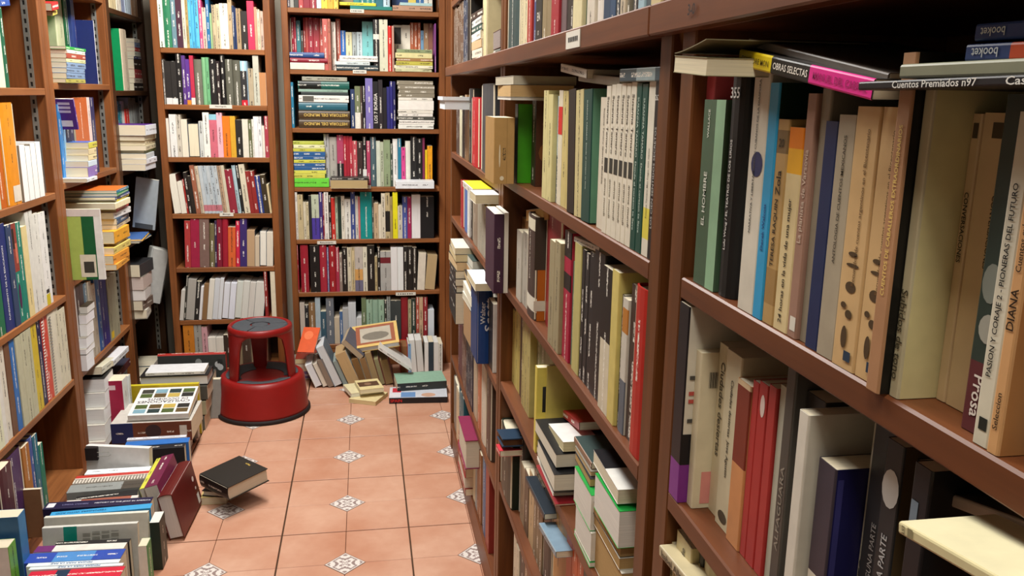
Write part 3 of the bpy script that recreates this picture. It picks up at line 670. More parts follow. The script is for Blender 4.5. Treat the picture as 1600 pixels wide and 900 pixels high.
b[0].band(0, .20, '7a3088'); b[0].smudge(); b[0].prints += [('b', 0, 1, 0, .2, '7a3088', False), ('b', 0, 1, .2, .36, '16141a', False), ('b', .1, .95, .78, .785, '4a4844', False), ('b', .1, .5, .74, .745, '4a4844', False), ('b', .03, .12, .56, .58, 'b85048', False), ('b', .03, .12, .52, .54, 'b85048', False), ('b', .03, .12, .42, .44, '4a4844', False), ('b', .03, .12, .64, .66, '4a4844', False)]
b[1].prints.append(('b', .06, .17, .03, .24, 'd89088', False)); b[1].prints += [('b', .07 + .006 * k, .07 + .006 * k + (.004 if k % 3 else .002), .78, .88, '2a2622', False) for k in range(14)]
b[2].txt('Ciudades desiertas', .35, .9, 'D', '4a4436', .4); b[3].txt('Ciudades desiertas  Jose Agustin', .30, .85, 'D', '2a261e', .5); b[3].prints.append(('spine', .2, .8, .03, .10, '4a4436', True))
b[4].band(.50, .97, '7a3020'); b[4].band(.97, 1, 'd8c09a')
for q in (5, 6, 7): b[q].smudge()
b[6].prints.append(('spine', .3, .8, .82, .94, 'd8c4bc', True)); b[9].txt('ALFAGUARA', .2, .6, 'U', '8a8478', .4)
b[9].txt('ALFAGUARA', .2, .6, 'H', '6a6a5c', .4, .5, ('b', .3, .8, .80, .87))
b[11].smudge(); b[11].txt('ALBERTO', .2, .6, 'H', '4a4844', .4, .5, ('b', .45, 1.0, .87, .94))
b[12].txt('GRANDS GUZMAN', .15, .55, 'U', '2a1e10', .5); b[12].band(0, .35, 'd8d2c0')
b[13].band(0, .42, 'd8d4c4'); b[13].prints.append(('b', .02, .06, .2, .95, '3a3a78', False))
b[14].txt('ALBERTO', .15, .5, 'U', '2a2a28', .5); b[14].prints.append(('spine', .15, .9, .78, .88, 'd0d0cc', True))
b[15].txt('CUENTO EN ALGUNA PARTE', .15, .62, 'U', 'a8aaac', .4); b[16].txt('ESTHER EN ALGUNA PARTE', .12, .66, 'U', 'b4b6b8', .4); b[16].prints.append(('spine', .02, .98, .76, .90, 'c4c4c0', True))
b[16].txt('FINALISTA PREMIO PRIMAVERA', .2, .9, 'H', '2a2622', .4, .5, ('b', .12, .95, .86, .93)); b[16].back = '5a4a30'
b[17].txt('AGIOS DE LA NOCHE', .12, .66, 'U', '9a9a98', .5); b[18].prints.append(('spine', .1, .5, .80, .88, '6a7a88', False)); b[18].txt('RA', .3, .4, 'U', 'c8ccd0', .4)
for q in b: q.inkon = 0.0
# worn paperbacks lying over that row
f = flat('R1D', 'R', XR - .035, (1404, 834), (1660, 985), 20, .16, 'd0c79c', None, side='e2dcb8', pages='d6ca9c', label='worn cream paperback lying tilted over the lower row, bright top cover'); f.txt('EST', .02, .06, 'H', '5a5440', .7); f.prints.append(('spine', .1, .8, .07, .11, '8a8464', False))
f = flat('R1D', 'R', XR + .03, (1475, 788), (1680, 868), 20, .15, '9a8c80', None, side='3a3630', label='grey-mauve paperback lying behind the worn cream one'); f.smudge()
W = 'shelf below the three red spines'
b = row('R1E', 'R', XR, .78, 1020, '1040:855:c8b88c:s1 1062:858:c0b084:s1 1076:868:2a2622:s1.5 1100:875:b8a880:s1.5 1130:880:c8b890:s1.5 1180:885:8a7a60:s1.5', W)
b[0].txt('Isabel Allende', .6, .95, 'U', '3a3020', .5); b[1].txt('Isabel Allende', .6, .95, 'U', '3a3020', .5); b[2].txt('Isabel Allende', .6, .95, 'U', 'c8b88c', .5)
f = flat('R1E', 'R', XR - .008, (1030, 868), (1190, 1066), 17, .13, 'b8ac8c', None, side='c4b894', label='cream paperback lying tilted on the row under the bottom shelf'); f.txt('Isabel Allende', .03, .36, 'U', '2a2418', .6).txt('Cuentos de Eva Luna', .42, .95, 'U', '2a2418', .6)
W = 'top rail shelf of the nearest bay'
row('R1A', 'R', XR, 1.604, 1058, '1068:-60:c8b890 1092:-90:6e2420:H,s0,d16 1124:-90:7a2c20:H,s0,d16 1137:-80:d8ccb0 1162:-80:a01c20:H 1180:-70:c8c0a8 1210:-90:3a4a60 1240:-100:b8a888 1270:-100:4a3020', W, sb=.2, jit=.05)

# ------------------------------------------------------------------ long bookcase, middle bay
W = 'eye-level shelf of the middle bay'
b = row('R2B', 'R', XR, 1.302, 846, '860:141:cfc78e:s.3 869:150:2c4c60:s1.2 875:141:d8d0b8:s1 885:142:c8b878:s1 896:140:1e1612:s.3,l-3 907:141:c8bc88:s.4,l-3 920:140:12433c:s.3,l-2,K5a8a70 931:148:5a8a70:s2.5 939:152:d6cebb:s.8 946:134:dcd6c4:s.4 953:132:dcd6c4:s.4 961:131:dad4c2:s.4 968:130:dcd6c4:s.4 975:130:dcd6c4:s.4 983:128:dcd6c4:s.4 991:130:0e463c:s.4 1000:131:0e463c:s.4 1010:124:d8d4c4:s.5 1018:126:161618:s.4 1025:140:161618:s.4 1029:92:9a8a6e:s.2,d17', W, jit=.03, hard=0)
b = [None] + b
b[2].band(.45, 1, 'a8c4cc'); b[3].prints.append(('spine', .0, 1, .62, .86, 'c81c1c', False))
b[7].txt('SUSANNA TAMARO  Donde el corazon te lleve', .25, .92, 'D', 'c8d8cc', .5)
b[9].txt('Susanna Tamaro Querida Mathilda', .35, .92, 'D', '2a2820', .5)
for q in range(10, 16):
    b[q].txt('Susanna Tamaro', .55, .93, 'D', '3a362c', .5).txt('anima mundi', .12, .38, 'D', '6a6454', .5); b[q].prints.append(('spine', .15, .85, .42, .52, '2a2e2a', False))
for q in (16, 17): b[q].txt('SUSANNA TAMARO  Donde el corazon te lleve', .12, .92, 'D', 'b8ccc0', .5)
b[18].txt('Susanna Tamaro Mas fuego, mas viento', .22, .62, 'U', '3a362c', .5); b[18].band(.10, .28, 'd8cc50')
b[19].txt('LOS CIEN SENTIDOS SECRETOS', .18, .75, 'U', 'a8a8a4', .4).txt('262', .88, .94, 'H', 'd0d0cc', .7); b[20].txt('EL CLUB DE LA BUENA ESTRELLA', .2, .78, 'U', 'a8a8a4', .4).txt('116', .86, .92, 'H', 'd0d0cc', .7)
b[21].txt('AMY TAN', .45, .68, 'U', '4a3c2c', .6).txt('LA HIJA DE', .05, .3, 'U', '5a4c3c', .6)
flat('R2T', 'R', XR + .0, (876, 112), (916, 123), 13, .13, 'c8c4b8', None, side='5a4632', label='book with white-ended spine lying on the row under the top rail')
flat('R2T', 'R', XR + .01, (884, 124), (968, 136), 12, .13, '8a8474', None, side='4a4238', label='grey-edged paperback lying under the white-ended one')
f = flat('R2T', 'R', XR + .0, (968, 128), (1030, 127), 20, .13, '38505a', None, side='6a4c34', label='blue-grey and pale blue spined book lying over the green spines'); f.band(.45, .9, '9ab0b4')
W = 'shelf under the white Spanish paperback row'
b = row('R2C', 'R', XR, 1.03, 799, '806:355:b88a5c:s5 813:364:b8b4a8:s.5 820:368:a8a498:s.8 833:340:443630:s.2,H,Kb0601c,d16 855:338:8a2428:s2.2,H 871:386:9a9070:s.2 876:366:c8b060:s1.2 887:365:a41c3c:s.8 892:412:5a7a68:s1.2 902:385:b8b070:s.8 908:392:1c1c1e:s1 914:398:222224:s1 921:398:1c1c1e:s1 933:400:181617:s.9,d17 947:424:141212:s.5 957:427:d0c070:s.5,d17 964:462:1e1a18:s1 972:470:c8c4b8:s.8 978:452:3a2a22:s1.2 998:457:b0241a:s.2,H 1004:470:3a2a28:s1.5 1011:437:5c666a:s1.0,d16 1017:484:c8c0a8:s.8', W, jit=.03, hard=0)
b[3].txt('ESCLAVA Y PUERTA', .38, .85, 'U', 'd0c8b8', .5); b[3].band(.08, .22, 'd8d4c4'); b[3].band(.86, .97, 'd8d4bc'); b[3].prints += [('b', .0, 1, .5, 1, '3a342c', False), ('b', .2, .6, .25, .5, '4a2410', True), ('b', .5, .95, .55, .8, '4a3a2c', True), ('b', 0, 1, .1, .2, 'd0ccbc', False)]
b[7].band(.55, .68, '1c1616'); b[7].band(.8, 1, '1c1616'); b[14].band(0, .5, 'd0c8b0'); b[14].smudge(); b[13].smudge()
b[15].txt('LIUDMILA', .2, .5, 'H', '2a2618', .5, .5, ('b', .5, .95, .84, .9)); b[17].band(.75, .93, 'b87830'); b[17].band(0, .4, '5a6470'); b[19].smudge(); b[21].prints += [('spine', .1, .8, .7, .95, '2a3236', True), ('spine', .2, .9, .35, .55, '8a9498', True)]; b[22].band(.78, .95, 'a82028')
flat('R2CT', 'R', XR + .01, (897, 378), (936, 396), 9, .13, 'd0ccc0', None, label='grey paper-edged booklet lying above the black spines')
flat('R2CT', 'R', XR + .02, (800, 347), (856, 344), 16, .14, '6a5a44', None, side='7a7668', rev=True, pages='b8905a', label='brown-paged book lying on the row beside the torn-cover one')
W = 'shelf of yellow spines in the middle bay'
b = row('R2D', 'R', XR, .757, 797, '804:488:c0b068:s3 808:488:bcae66:s3 811:489:b8a860:s3 814:489:4a3a28:s3 826:508:b0a468:s2.4 833:532:8a8c68:s4 836:575:d6c658:s.0,Kd6c658,d13 850:572:c8b860:s2', W, jit=.03, hard=0)
b[6].prints.append(('b', .1, .55, .48, .78, '161614', False)); b[6].txt('J', .3, .5, 'H', 'd8d4c8', .5, .5, ('b', .2, .5, .55, .68)); b[7].txt('GABRIEL', .2, .5, 'H', '3a341c', .5, .5, ('b', .2, .9, .87, .94))
# two stacks standing on that shelf, end papers towards the camera
W = 'black-and-white stack in the middle bay'
stack('R2S1', 'R', XR, 838, 866, .757, '790:d8ccb0:P,S8a2028 772:dcd4bc:P,Sd8d4cc,o.5,w15 752:d8ccae:P,o1 742:e0dac8:P,S1a1a1c 724:d9d2be:P,o1.2 709:dcd6c4:P,S1a1a1c,o.4', .15, W, off=-.01, spin=1.5)
flat('R2S3', 'R', XR + .01, (857, 676), (880, 706), 14, .13, 'd4c8a0', None, side='e4e4e0', rev=True, pages='d4c8a0', label='white-covered book with dark corner photograph atop the black-and-white stack').prints.append(('a', .55, .95, .1, .8, '3a3a38', False))
W = 'white stack behind the green-edged one'
stack('R2S4', 'R', XR, 897, 922, .757, '880:e0dcd2:P,S1c9a40 835:e0dcd2:P 775:e0dcd2:P,S1c9a40,w12 748:b89a68:P,o.6 736:c0a47a:P,o.8 722:8a6a54:So3a4a48'.replace(':So3a4a48', ':S3a4a48,o1'), .14, W, spin=1)
W = 'green-edged stack in the middle bay'
stack('R2S2', 'R', XR, 927, 966, .757, '893:b89868:P,o.8 872:b09060:P,o.6 851:b89868:P,o.6 802:e4e0d8:P,S1c9a40,o.0,w17 783:c8b088:P,o1.5 766:ddd4bc:P,Se0dfda,o.2,w16', .16, W, off=.0, spin=1.2)
ROWS['R2S2']['books'][-1].prints += [('a', .0, 1, .0, .5, '16151a', False), ('a', .45, .9, .12, .3, 'd8d8d4', True), ('a', .55, .8, .34, .42, 'd8d8d4', True), ('a', .6, .9, .7, .8, '1a1a1c', True)]
flat('R2S3', 'R', XR + .055, (882, 690), (925, 740), 12, .14, 'e0e0dc', None, side='e8e8e6', rev=True, pages='d4c8a4', label='white-covered book with dotted border on the stack back row')
f = flat('R2S3', 'R', XR + .05, (880, 653), (905, 673), 12, .15, '9a1c1c', None, side='b0241e', label='red-covered book lying behind the dotted-border stack')
W = 'low shelf of the middle bay'
b = row('R2E', 'R', XR, .468, 773, '777:690:c8c0a8:s.5 796:692:1c2a1e:s.0,K16241a,H,d15 803:680:1a1816:s2.4 807:685:c8c4b8:s2.4 812:690:2a2420:s2.6 818:735:9a8a70:s2 824:745:5a4a38:s2 832:750:b8a078:s2 845:762:7a6a50:s2 858:770:2a2622:s2 880:790:b8884a:s2 905:800:c0501c:s2 930:815:3a3a30:s2 960:830:b8b098:s2', W, jit=.1)
f = flat('R2ET', 'R', XR - .012, (842, 826), (868, 872), 9, .17, '8a9aa4', None, side='7a94a8', label='pale blue magazine lying on the low shelf below the stacks')
f = flat('R2ET', 'R', XR - .005, (821, 752), (850, 812), 8, .13, '1e2a34', None, side='222c36', label='dark-covered magazine with worn print lying under the first stack')
f = flat('R2ET', 'R', XR - .03, (775, 703), (781, 714), 9, .14, 'c02c3c', None, side='c83040', label='thin red-covered book lying under the navy one on low shelf')
f = flat('R2ET', 'R', XR - .025, (776, 683), (785, 699), 12, .15, '3a2a20', None, side='22384e', rev=True, pages='5a3c28', hard=True, label='navy-covered hardback lying on the low shelf by the divider')
W = 'bottom shelf of the middle bay'
row('R2F', 'R', XR, .14, 800, '808:850:c8c0a8 816:855:2a2420 824:860:8a6a48 834:870:1a1a1c 846:880:c8b890 862:890:9a4a30 880:900:3a4a58', W)
W = 'top rail shelf of the middle bay'
b = row('R2A', 'R', XR, 1.604, 790, '810:-40:2a4444:s0,H,d16 823:-40:cfc4a0 830:-30:a02c24 836:-30:3a4a7a 846:-50:1e211c:s.2,K20241f,d16 860:-30:8a7a5a:s.2 872:-40:9c2430:s.1,d15 884:-45:6a5a5c 894:-40:2a2622 908:-50:d8cfa4:s.1 916:-45:3a5a48 928:-40:d0c8b8 942:-50:dcd6cc 952:-40:24405c 961:-50:2a4a6a 968:-40:16242e 976:-60:c0b49c 984:-50:6a6656:H 996:-60:2e3032:H 1006:-60:9ab8c4 1016:-50:4a5a60 1032:-70:cabc90:s0 1044:-60:c09a48', W, sb=.6, jit=.1, hard=.1)
b[4].txt('EN', .30, .42, 'H', 'd8d4c8', .6).txt('ED', .1, .16, 'H', 'c8c4b8', .4); b[11].smudge()
# ------------------------------------------------------------------ long bookcase, far bay
W = 'top rail shelf of the far bay'
row('R3A', 'R', XR, 1.604, 706, '724:-60:5a4434 729:-40:2a3448 733:-40:181614 752:-:- 758:-60:d0c498', W)
stack('R3A', 'R', XR, 734, 752, 1.604, '88:e0dcd0 74:d8d0bc 60:c8a880 46:e4e0d8 36:2a4a44 24:c8ccc8 12:3a2a24', .14, W)
stack('R3A', 'R', XR, 760, 789, 1.604, '72:6a6e66:H 42:8a7e78:P,S6a3a34', .16, W)
W = 'eye-level shelf of the far bay'
row('R3B', 'R', XR, 1.276, 713, '718:158:4a3a34 722:150:c8c4a8 726:150:2a2624 731:148:8a6a48 735:138:1e1c1c 746:152:b01420:s0,H 750:150:c0c4c4 769:130:3c3e42:s0,d16', W)
W = 'far bay shelf under the plastic tray'
row('R3C', 'R', XR, 1.018, 718, '723:285:a02028 730:290:4a6aa8 733:295:d8d8d4 737:302:2a2624 746:318:8a7a68 759:318:a09a8a 764:320:8a8a80 768:325:5a6058', W)
place('R3CT', (.295, 2.60, 1.2435), (0, 0, -1), (1, 0, 0), (0, -1, 0), .019, .17, .24, 'd8d4c8', 'white and yellow booklet overhanging the far bay shelf', side='e0d020')
place('R3CT', (.285, 2.335, 1.2435), (0, 0, -1), (1, 0, 0), (0, -1, 0), .024, .16, .12, 'dcdcd8', 'white book with pale pages overhanging beside the taped parcel', side='d8d8d4', rev=True, pages='c8bc9c')
b = jut_front('R3P', 2.036, 1.0185, 771, 786, 335, .15, '3e2238', 'purple-spined book jutting out in front of the divider post', pages='d8d4c8'); b.smudge()
W = 'far bay shelf of black spines'
stack('R3D', 'R', XR, 695, 712, .722, '458:161618 447:161618 436:161618 424:161618 410:c8b088:P 398:c8b890:P 388:ccc0a0:P 374:d8d4d0:S d8d4d0'.replace('S d8', 'Sd8'), .16, W, off=-.045)
stack('R3D2', 'R', XR, 722, 737, .722, '492:a88a68:P 480:d0ccb8:P 465:dcd8c4:P 445:c0aa84:P,o1 425:b89468:P,o2 408:c8c8bc:P,o2.5,S3a4844', .15, 'stack beside the thick blue book', off=-.03)
jut_front('R3P', 2.037, 1.0185, 786.5, 793, 333, .14, 'd8d4c8', 'thin white-edged book beside the jutting purple spine', pages='d8d4c8', rev=True)
b = jut_front('R3P', 2.385, .7226, 745, 770, 455, .15, '14386e', 'thick blue hardback with white lettering jutting from the far bay', hard=True); b.txt('Walter', .55, .85, 'U', 'c8ccd0', .3, .35).txt('Scott', .45, .9, 'U', 'd0d4d8', .5, .72)
place('R3P', (.30, 2.52, .981), (0, 0, -1), (1, 0, 0), (0, -1, 0), .021, .14, .2, 'c8c8bc', 'white-covered book lying on the thick blue hardback', side='dde4e6', rev=True, pages='d0c4a4')
jut_front('R3P', 2.30, .7226, 769.5, 777, 476, .14, 'd8d4cc', 'white book standing between the thick blue one and the post', side='2a2622')
W = 'second lowest shelf of the far bay'
row('R3E', 'R', XR, .425, 716, '722:506:5a3038 728:508:6a4a40 738:512:1c1c34 744:540:b8a890 750:545:b06a48 757:560:c8c0b0 765:565:4a3a30', W)
W = 'lowest shelf of the far bay'
row('R3F', 'R', XR, .12, 704, '713:605:7a7a74 717:615:c8b898 724:620:1a5a68 737:-:- 742:706:d8d4b8 745:710:9ab0b8 751:712:8a5a38 758:714:2a5a88 763:730:8a3028', W)
stack('R3G', 'R', XR, 710, 727, .12, '765:8a2020 748:d8d0c0:P,S8a2020 728:8a2424 702:8a1c20:H 681:d0c8b4:P,S7a2446,H,o-2,w17', .16, 'lowest stack of the far bay', off=-.02)

# ------------------------------------------------------------------ narrow bookcase behind the stool
O1 = (230, 0, 3.461); O2 = (240, 240, 3.0); KW = dict(depth=(.13, .16), maxd=.235)
N = 'of the narrow bookcase'
b = row('M1', 'F', YM, MZ[0], 50, '95:-8:dde8d8:s.1 138:-8:2e7a55 165:-5:6a8a95 197:-10:4a2a3a 217:-5:e0d8c0 231:-5:b09860 246:-4:58b4dc 262:-4:4fabd6 288:-3:58b4dc 305:0:c8487a 327:40:d0b8a8 345:-6:2a6a9a 357:70:90b080 380:25:b8a888 400:22:c8b898 445:18:e8e0d0 467:0:b09a78 478:30:2a3a5a 488:40:24345a 512:45:a08868 548:60:2a2522 585:5:c83050 600:38:b08a70 615:50:d8c8a8 645:60:b8a090', 'top visible shelf ' + N, O1, **KW)
b[1].txt('', .1, .2) if False else None
row('M2', 'F', YM, MZ[1], 80, '105:320:55524e 138:330:2a2826 168:330:2c2a28 198:290:1e1c1c 218:300:5a3a80 240:320:5a3488 262:300:b8304a 305:320:6a6a5c:H 328:310:7ab080 345:310:6aa878 382:320:1c1a1a 402:330:2a2020 430:295:1a1818 470:320:5c5c50:H 512:325:58584c:H 545:330:2a2a2c 552:330:88a0b0 580:370:a89a80 612:300:b8b8a8 655:392:b8845a:P', 'second shelf ' + N, O1, **KW)
m2 = ROWS['M2']['books']; m2[1].band(0, .15, 'dcdcd8'); m2[2].band(0, .14, 'dcdcd8'); m2[6].band(0, .14, 'e0d8d0'); m2[5].band(0, .1, 'd88830'); m2[15].band(.78, 1, 'a0c8d8'); m2[15].band(0, .12, 'c02030')
row('M3', 'F', YM, MZ[2], 70, '105:645:d8d4cc:P,s-2 130:640:dcd8cc:P 168:618:e0e0dc 192:620:c8c0b0 228:645:e4dcc8:P 288:668:e2d8bc:P 310:655:c8ccc8 345:608:e8e8e0 385:618:c86878 415:610:e8b0bc 455:628:e07820 485:628:d0a030 520:648:262422 553:645:d8d4c4 572:650:5a6040 582:645:e0ddd0 605:630:e0e0e0 625:630:dcdcdc 640:680:d8d4c8 678:628:a03a48', 'third shelf ' + N, O1, **KW)
ROWS['M3']['books'][8].band(.87, 1, '8ac0d0')
row('M4', 'F', YM, MZ[3], 98, '132:98:e8e4d4:P 158:132:e4e0d0:P 165:120:a02820 183:88:282220 200:105:2a2420 222:55:9a6048 240:58:c8b8a0 257:57:b8c0c4 275:57:b0bcc4 292:57:b8c0c4 309:57:b0bcc4 326:57:b8c0c4 345:57:b89a80 360:55:c8c0a8 395:75:8a2838 412:55:a8c0c8 428:55:222222 455:50:d0c8b0 474:82:8a2a28 495:82:8a2a28 520:105:2a3a78 545:100:3a3020 572:145:c8b890', 'fourth shelf ' + N, O2, lean=-5, **KW)
for q in range(7, 12): ROWS['M4']['books'][q].band(.05, .18, 'b8707a')
row('M5', 'F', YM, MZ[4], 148, '175:315:a83838 217:307:9a2040 262:305:7a6058 288:328:706848 298:315:3a2a4a 322:308:7a1a30 350:307:981c30 385:345:d06030 405:316:c82848 438:300:3a2a68 475:360:b89a78:P 497:388:c8b8a0:P 530:365:e4e0d4:P 560:370:d8d0c0:P', 'fifth shelf ' + N, O2, lean=2.5, **KW)
row('M6', 'F', YM, MZ[5], 112, '140:640:c8c4bc:P 150:575:3a3a34 190:590:a8a49c:P 212:600:2a2826 225:625:e0e0e0:P 250:612:8a6a48:P 275:590:e0dcd0:P 300:588:d0d4d8:P 318:585:d8dce0:P 350:605:dde0e8:P 378:608:dde0ea:P 410:598:d0d4cc:P 440:600:d4d4cc:P 468:605:d0ccc4:P 515:605:d4d2ca:P 525:-:- 540:550:8a2a28:l0 555:-:- 580:545:d8d0b8:l0 594:545:282522:l0', 'sixth shelf ' + N, O2, lean=7, sb=.2, **KW)
row('M7', 'F', YM, MZ[6], 150, '200:790:c07828 235:800:9a9890 262:812:c89aa0 300:862:e0dcd0:P 335:862:d8d4c8:P 380:850:3a3028 420:840:8a7a60 460:850:4a3a30 500:845:9a8a70 540:850:6a4a3a', 'lowest shelf ' + N, O2, **KW)

# ------------------------------------------------------------------ wide bookcase at the end of the aisle
P1 = (430, 0, 4.089); P2 = (430, 200, 3.214); KC = dict(depth=(.13, .16), maxd=.315); N = 'of the end bookcase'
row('C1', 'F', YC, CZ[0], 38, '62:-190:c8c0b8 95:-170:5a5058 120:-180:9a9890 150:-190:3a3a34 180:-190:b04848 222:-170:8a2030 265:-170:902434 295:-180:c0d8e0 335:-160:e8c848 372:-170:e0a838 405:-170:e8c860 500:-180:8a7a60:s13 540:-150:3a8a90:s13 575:-150:2a7a84:s13 610:-150:3a8a90:s13 640:-150:2a7a84:s13 690:-160:2a6a78:s1 735:-170:b8d0dc:s1 750:-:- 850:-170:2a4a80:s13 900:-150:d8c060:s13 950:-160:3a6aa0:s13 1005:-150:e0dcd0:s13', 'top shelf ' + N, P1, **KC)
stack('C1', 'F', YC, 472, 740, CZ[0], '44:1e7a70 20:d8d038:a410,b635', .14, 'top shelf ' + N, P1); stack('C1', 'F', YC, 757, 1010, CZ[0], '42:b08a70 22:a8c8c8:a800,b1005', .14, 'top shelf ' + N, P1)
S = 's13'
row('C2', 'F', YC, CZ[1], 45, '65:165:d8d8b0:S 78:165:c8b050:S 112:115:e0d8b8:S 128:110:a02838:S 142:110:b83848:S 170:130:3a7a80:S 187:195:4a4038:S 202:112:a03030:S 218:112:b85048:S 250:112:a02838:S 288:115:a83840:S 315:118:b85850:S 342:120:b86058:s1 360:120:b87060:s1 392:140:e8dcd0:s8 422:120:b86050:S 455:195:1a60b0:S 495:205:d8d0a8:S 525:205:a8b0b0:S 560:205:c0ccd0:S 628:138:78c0c0:S 668:125:1e1a1a:s1 722:125:d0d0b8:s1 748:165:c82820:s1 762:165:b89080:s1 812:160:e8e0d0:S 865:160:e8e0d0:S 888:145:b06040:S 912:145:b86848:S 930:145:b86848:S 950:195:7098b8:S 980:150:a08060:S 1008:150:8a5a48:S 1028:150:8a4a90:s.3'.replace(':S', ':' + S), 'second shelf ' + N, P1, **KC)
q = ROWS['C2']['books']; q[25].prints.append(('spine', .1, .9, .6, .95, '2a2826', False)); q[21].band(.62, .72, 'd8d4c8')
stack('C2s', 'F', YC, 66, 320, CZ[1], '404:dcd8c8:a55,b308 374:8a2030:a78,b332,H 337:2a4a80:H', .12, 'second shelf, first stack ' + N, P1); stack('C2t', 'F', YC, 412, 660, CZ[1], '420:2a3a40:a385,b650 396:c8d4d4:a385,b610 360:e8e4dc', .12, 'second shelf, middle stack ' + N, P1)
stack('C2u', 'F', YC, 770, 1005, CZ[1], '442:c8c8a0 421:e0dcc0 396:c0b850 376:a07848 342:d8d098 319:8a9870', .12, 'second shelf, last stack ' + N, P1)
row('C3', 'F', YC, CZ[2], 65, '80:530:9aa09a 95:575:d8dcd8 125:525:2a7898 485:-:- 512:570:2a3a60 548:550:707858 560:550:4a3a34 580:550:1c1a20 627:500:7a70b0 662:520:1a181c 690:510:2a2428 715:560:1c1a20 735:555:2a2a70 755:520:2e2c78 772:520:28285a', 'third shelf ' + N, P1, **KC)
q = ROWS['C3']['books']; q[4].band(0, .38, 'd8d4c8'); q[8].txt('LOS 7 BORGIA', .12, .75, 'U', 'e4e0d8', .7); q[3].smudge()
s_ = stack('C3s', 'F', YC, 152, 470, CZ[2], '766:4a3822:H 710:4a3822:H 657:2a6070:H 613:e4e0d8 592:303838:a170,b460 575:8aa898 522:1a5a50:a145,b478,H 495:9a9a8a:a170,b465', .15, 'third shelf, big stack ' + N, P1, spin=1)
for k in (0, 1): s_[k].txt('HISTORIA DEL MUNDO', .1, .95, 'D', 'd8b860', .6)
s_[6].band(.02, .45, '101412'); s_[3].prints.append(('spine', .1, .9, .08, .3, '5a5850', False))
stack('C3t', 'F', YC, 782, 1012, CZ[2], '797:e4e4dc 769:e8e4dc 747:4a4a44 728:e4e0d8 706:dcd8cc 645:e8e4dc 626:e0dcd0 602:8a8270 576:8a8270 547:8a8270 519:8a8270', .15, 'third shelf, white-grey stack ' + N, P1, spin=1)
row('C4', 'F', YC, CZ[3], 62, '250:-:- 277:30:b0b0b0 315:45:a8a49c 347:35:a84060 362:40:a82838 376:40:a02434 392:42:b03040 415:65:b85058 442:70:3a2a28 462:45:1c1a1c 480:65:b04060 510:45:4a6068 530:65:c8d0c0 547:70:b0b8a0 580:60:8a9a78 592:80:3a4a40 618:55:e4e4e0 635:52:2a7a98 655:97:d84a90 682:65:dcdcd0 712:45:222222 740:55:1c1c1c 753:50:7a3050 765:110:e0c020 790:90:e8a020', 'fourth shelf ' + N, P2, sb=3, **KC)
q = ROWS['C4']['books']; q[2].band(0, .45, '1c1a1c'); q[8].band(.1, .35, 'dcdcd8')
stack('C4s', 'F', YC, 60, 250, CZ[3], '253:6ad040:a62,b274 232:c8c850 213:d0d058 195:2a5a90 177:2a5a90 160:c8c850 142:2a5a90 120:2a5a90 103:c0c050 85:e0e0b0 68:b8c050', .16, 'fourth shelf, yellow-blue stack ' + N, P2, spin=1)
stack('C4t', 'F', YC, 604, 798, CZ[3], '268:e0e4e8', .11, 'fourth shelf, flat white one ' + N, P2, off=-.09); stack('C4u', 'F', YC, 276, 468, CZ[3], '262:b09a70:P 250:2a2622', .1, 'fourth shelf, crumpled pair ' + N, P2, off=-.07)
row('C5', 'F', YC, CZ[4], 70, '118:318:d8d4cc 145:335:c0b088 160:372:d0c8b0 173:375:c8bc98 187:340:2a2a28 225:335:b8c0a8 243:320:3a3070 250:330:8a2030 272:315:e0dcd4 285:340:2a2020 305:350:c03028 318:345:a8b8a0 335:345:1c3028 352:342:dcd8c8 382:357:dcdcd4 405:320:3a4a88 420:342:c8c8c0 430:345:c87070 488:312:0a8a88 497:350:4a5048 520:378:c0a888 535:388:d8d0bc 555:328:d4ccb8 578:325:b8a880 592:345:a09060 617:323:e0d820 640:392:c8c4b4 665:345:4a5aa0 685:345:a02858 730:335:e8e8e8:P,s0 798:345:1c1c1e:s0', 'fifth shelf ' + N, P2, **KC)
q = ROWS['C5']['books']; q[5].band(0, .48, '4a3a98'); q[8].smudge(); q[18].smudge(); q[23].band(.15, .6, '1c1a18'); q[25].smudge()
row('C6', 'F', YC, CZ[5], 80, '122:588:a82838 132:-:- 172:588:982030 180:-:- 228:590:181616 264:588:a02838 274:600:3a4a80 308:590:982028 325:600:a03048 340:630:8a7a70 365:600:1e1a18 387:600:d0c8b0 403:600:c8b890 443:598:b8b0a8 465:598:d4d0bc 502:590:1a1816 515:645:b0a078 530:600:1c1a18 582:620:a8a8a4 615:600:e0e0e0:P 645:600:e0e4e4:P 665:595:222222 690:595:1e1c1a 712:600:282420 750:630:d8d0c0:l3 800:640:b8a078:P,l5', 'sixth shelf ' + N, P2, **KC)
q = ROWS['C6']['books']
for k in (0, 1, 3, 5): q[k].smudge(); q[k].hard = True
q[2].smudge(); q[11].band(0, .25, '6a6880'); q[11].band(.25, .5, 'c89858'); q[16].band(.7, .85, '6a2028'); q[13].smudge()
P3 = (330, 450, 4.09)
row('C7', 'F', YC, CZ[6], 520, '550:110:b06850 575:130:3a3a58 605:95:c0b4a8:P 630:110:2a2a2c 672:95:8a6a48 705:60:a8b8c0 740:150:3a5868 790:65:6a7078 825:190:c8b8a0:P 845:150:4a6a98 880:130:b0b0b0:P 930:95:c8ccd0:P 965:190:d0d0d0:P 995:65:6a7a58 1035:75:9ab8a0 1072:75:92b09a 1110:75:9ab8a0 1125:80:3a3a34 1150:55:9aa09c 1215:80:3a4040 1260:60:8a2028 1280:75:a8a080 1310:70:2a3830 1330:60:a85040 1355:60:c0a080 1385:60:902830 1425:140:d0d8e0:P', 'bottom shelf ' + N, P3, sb=1, **KC)
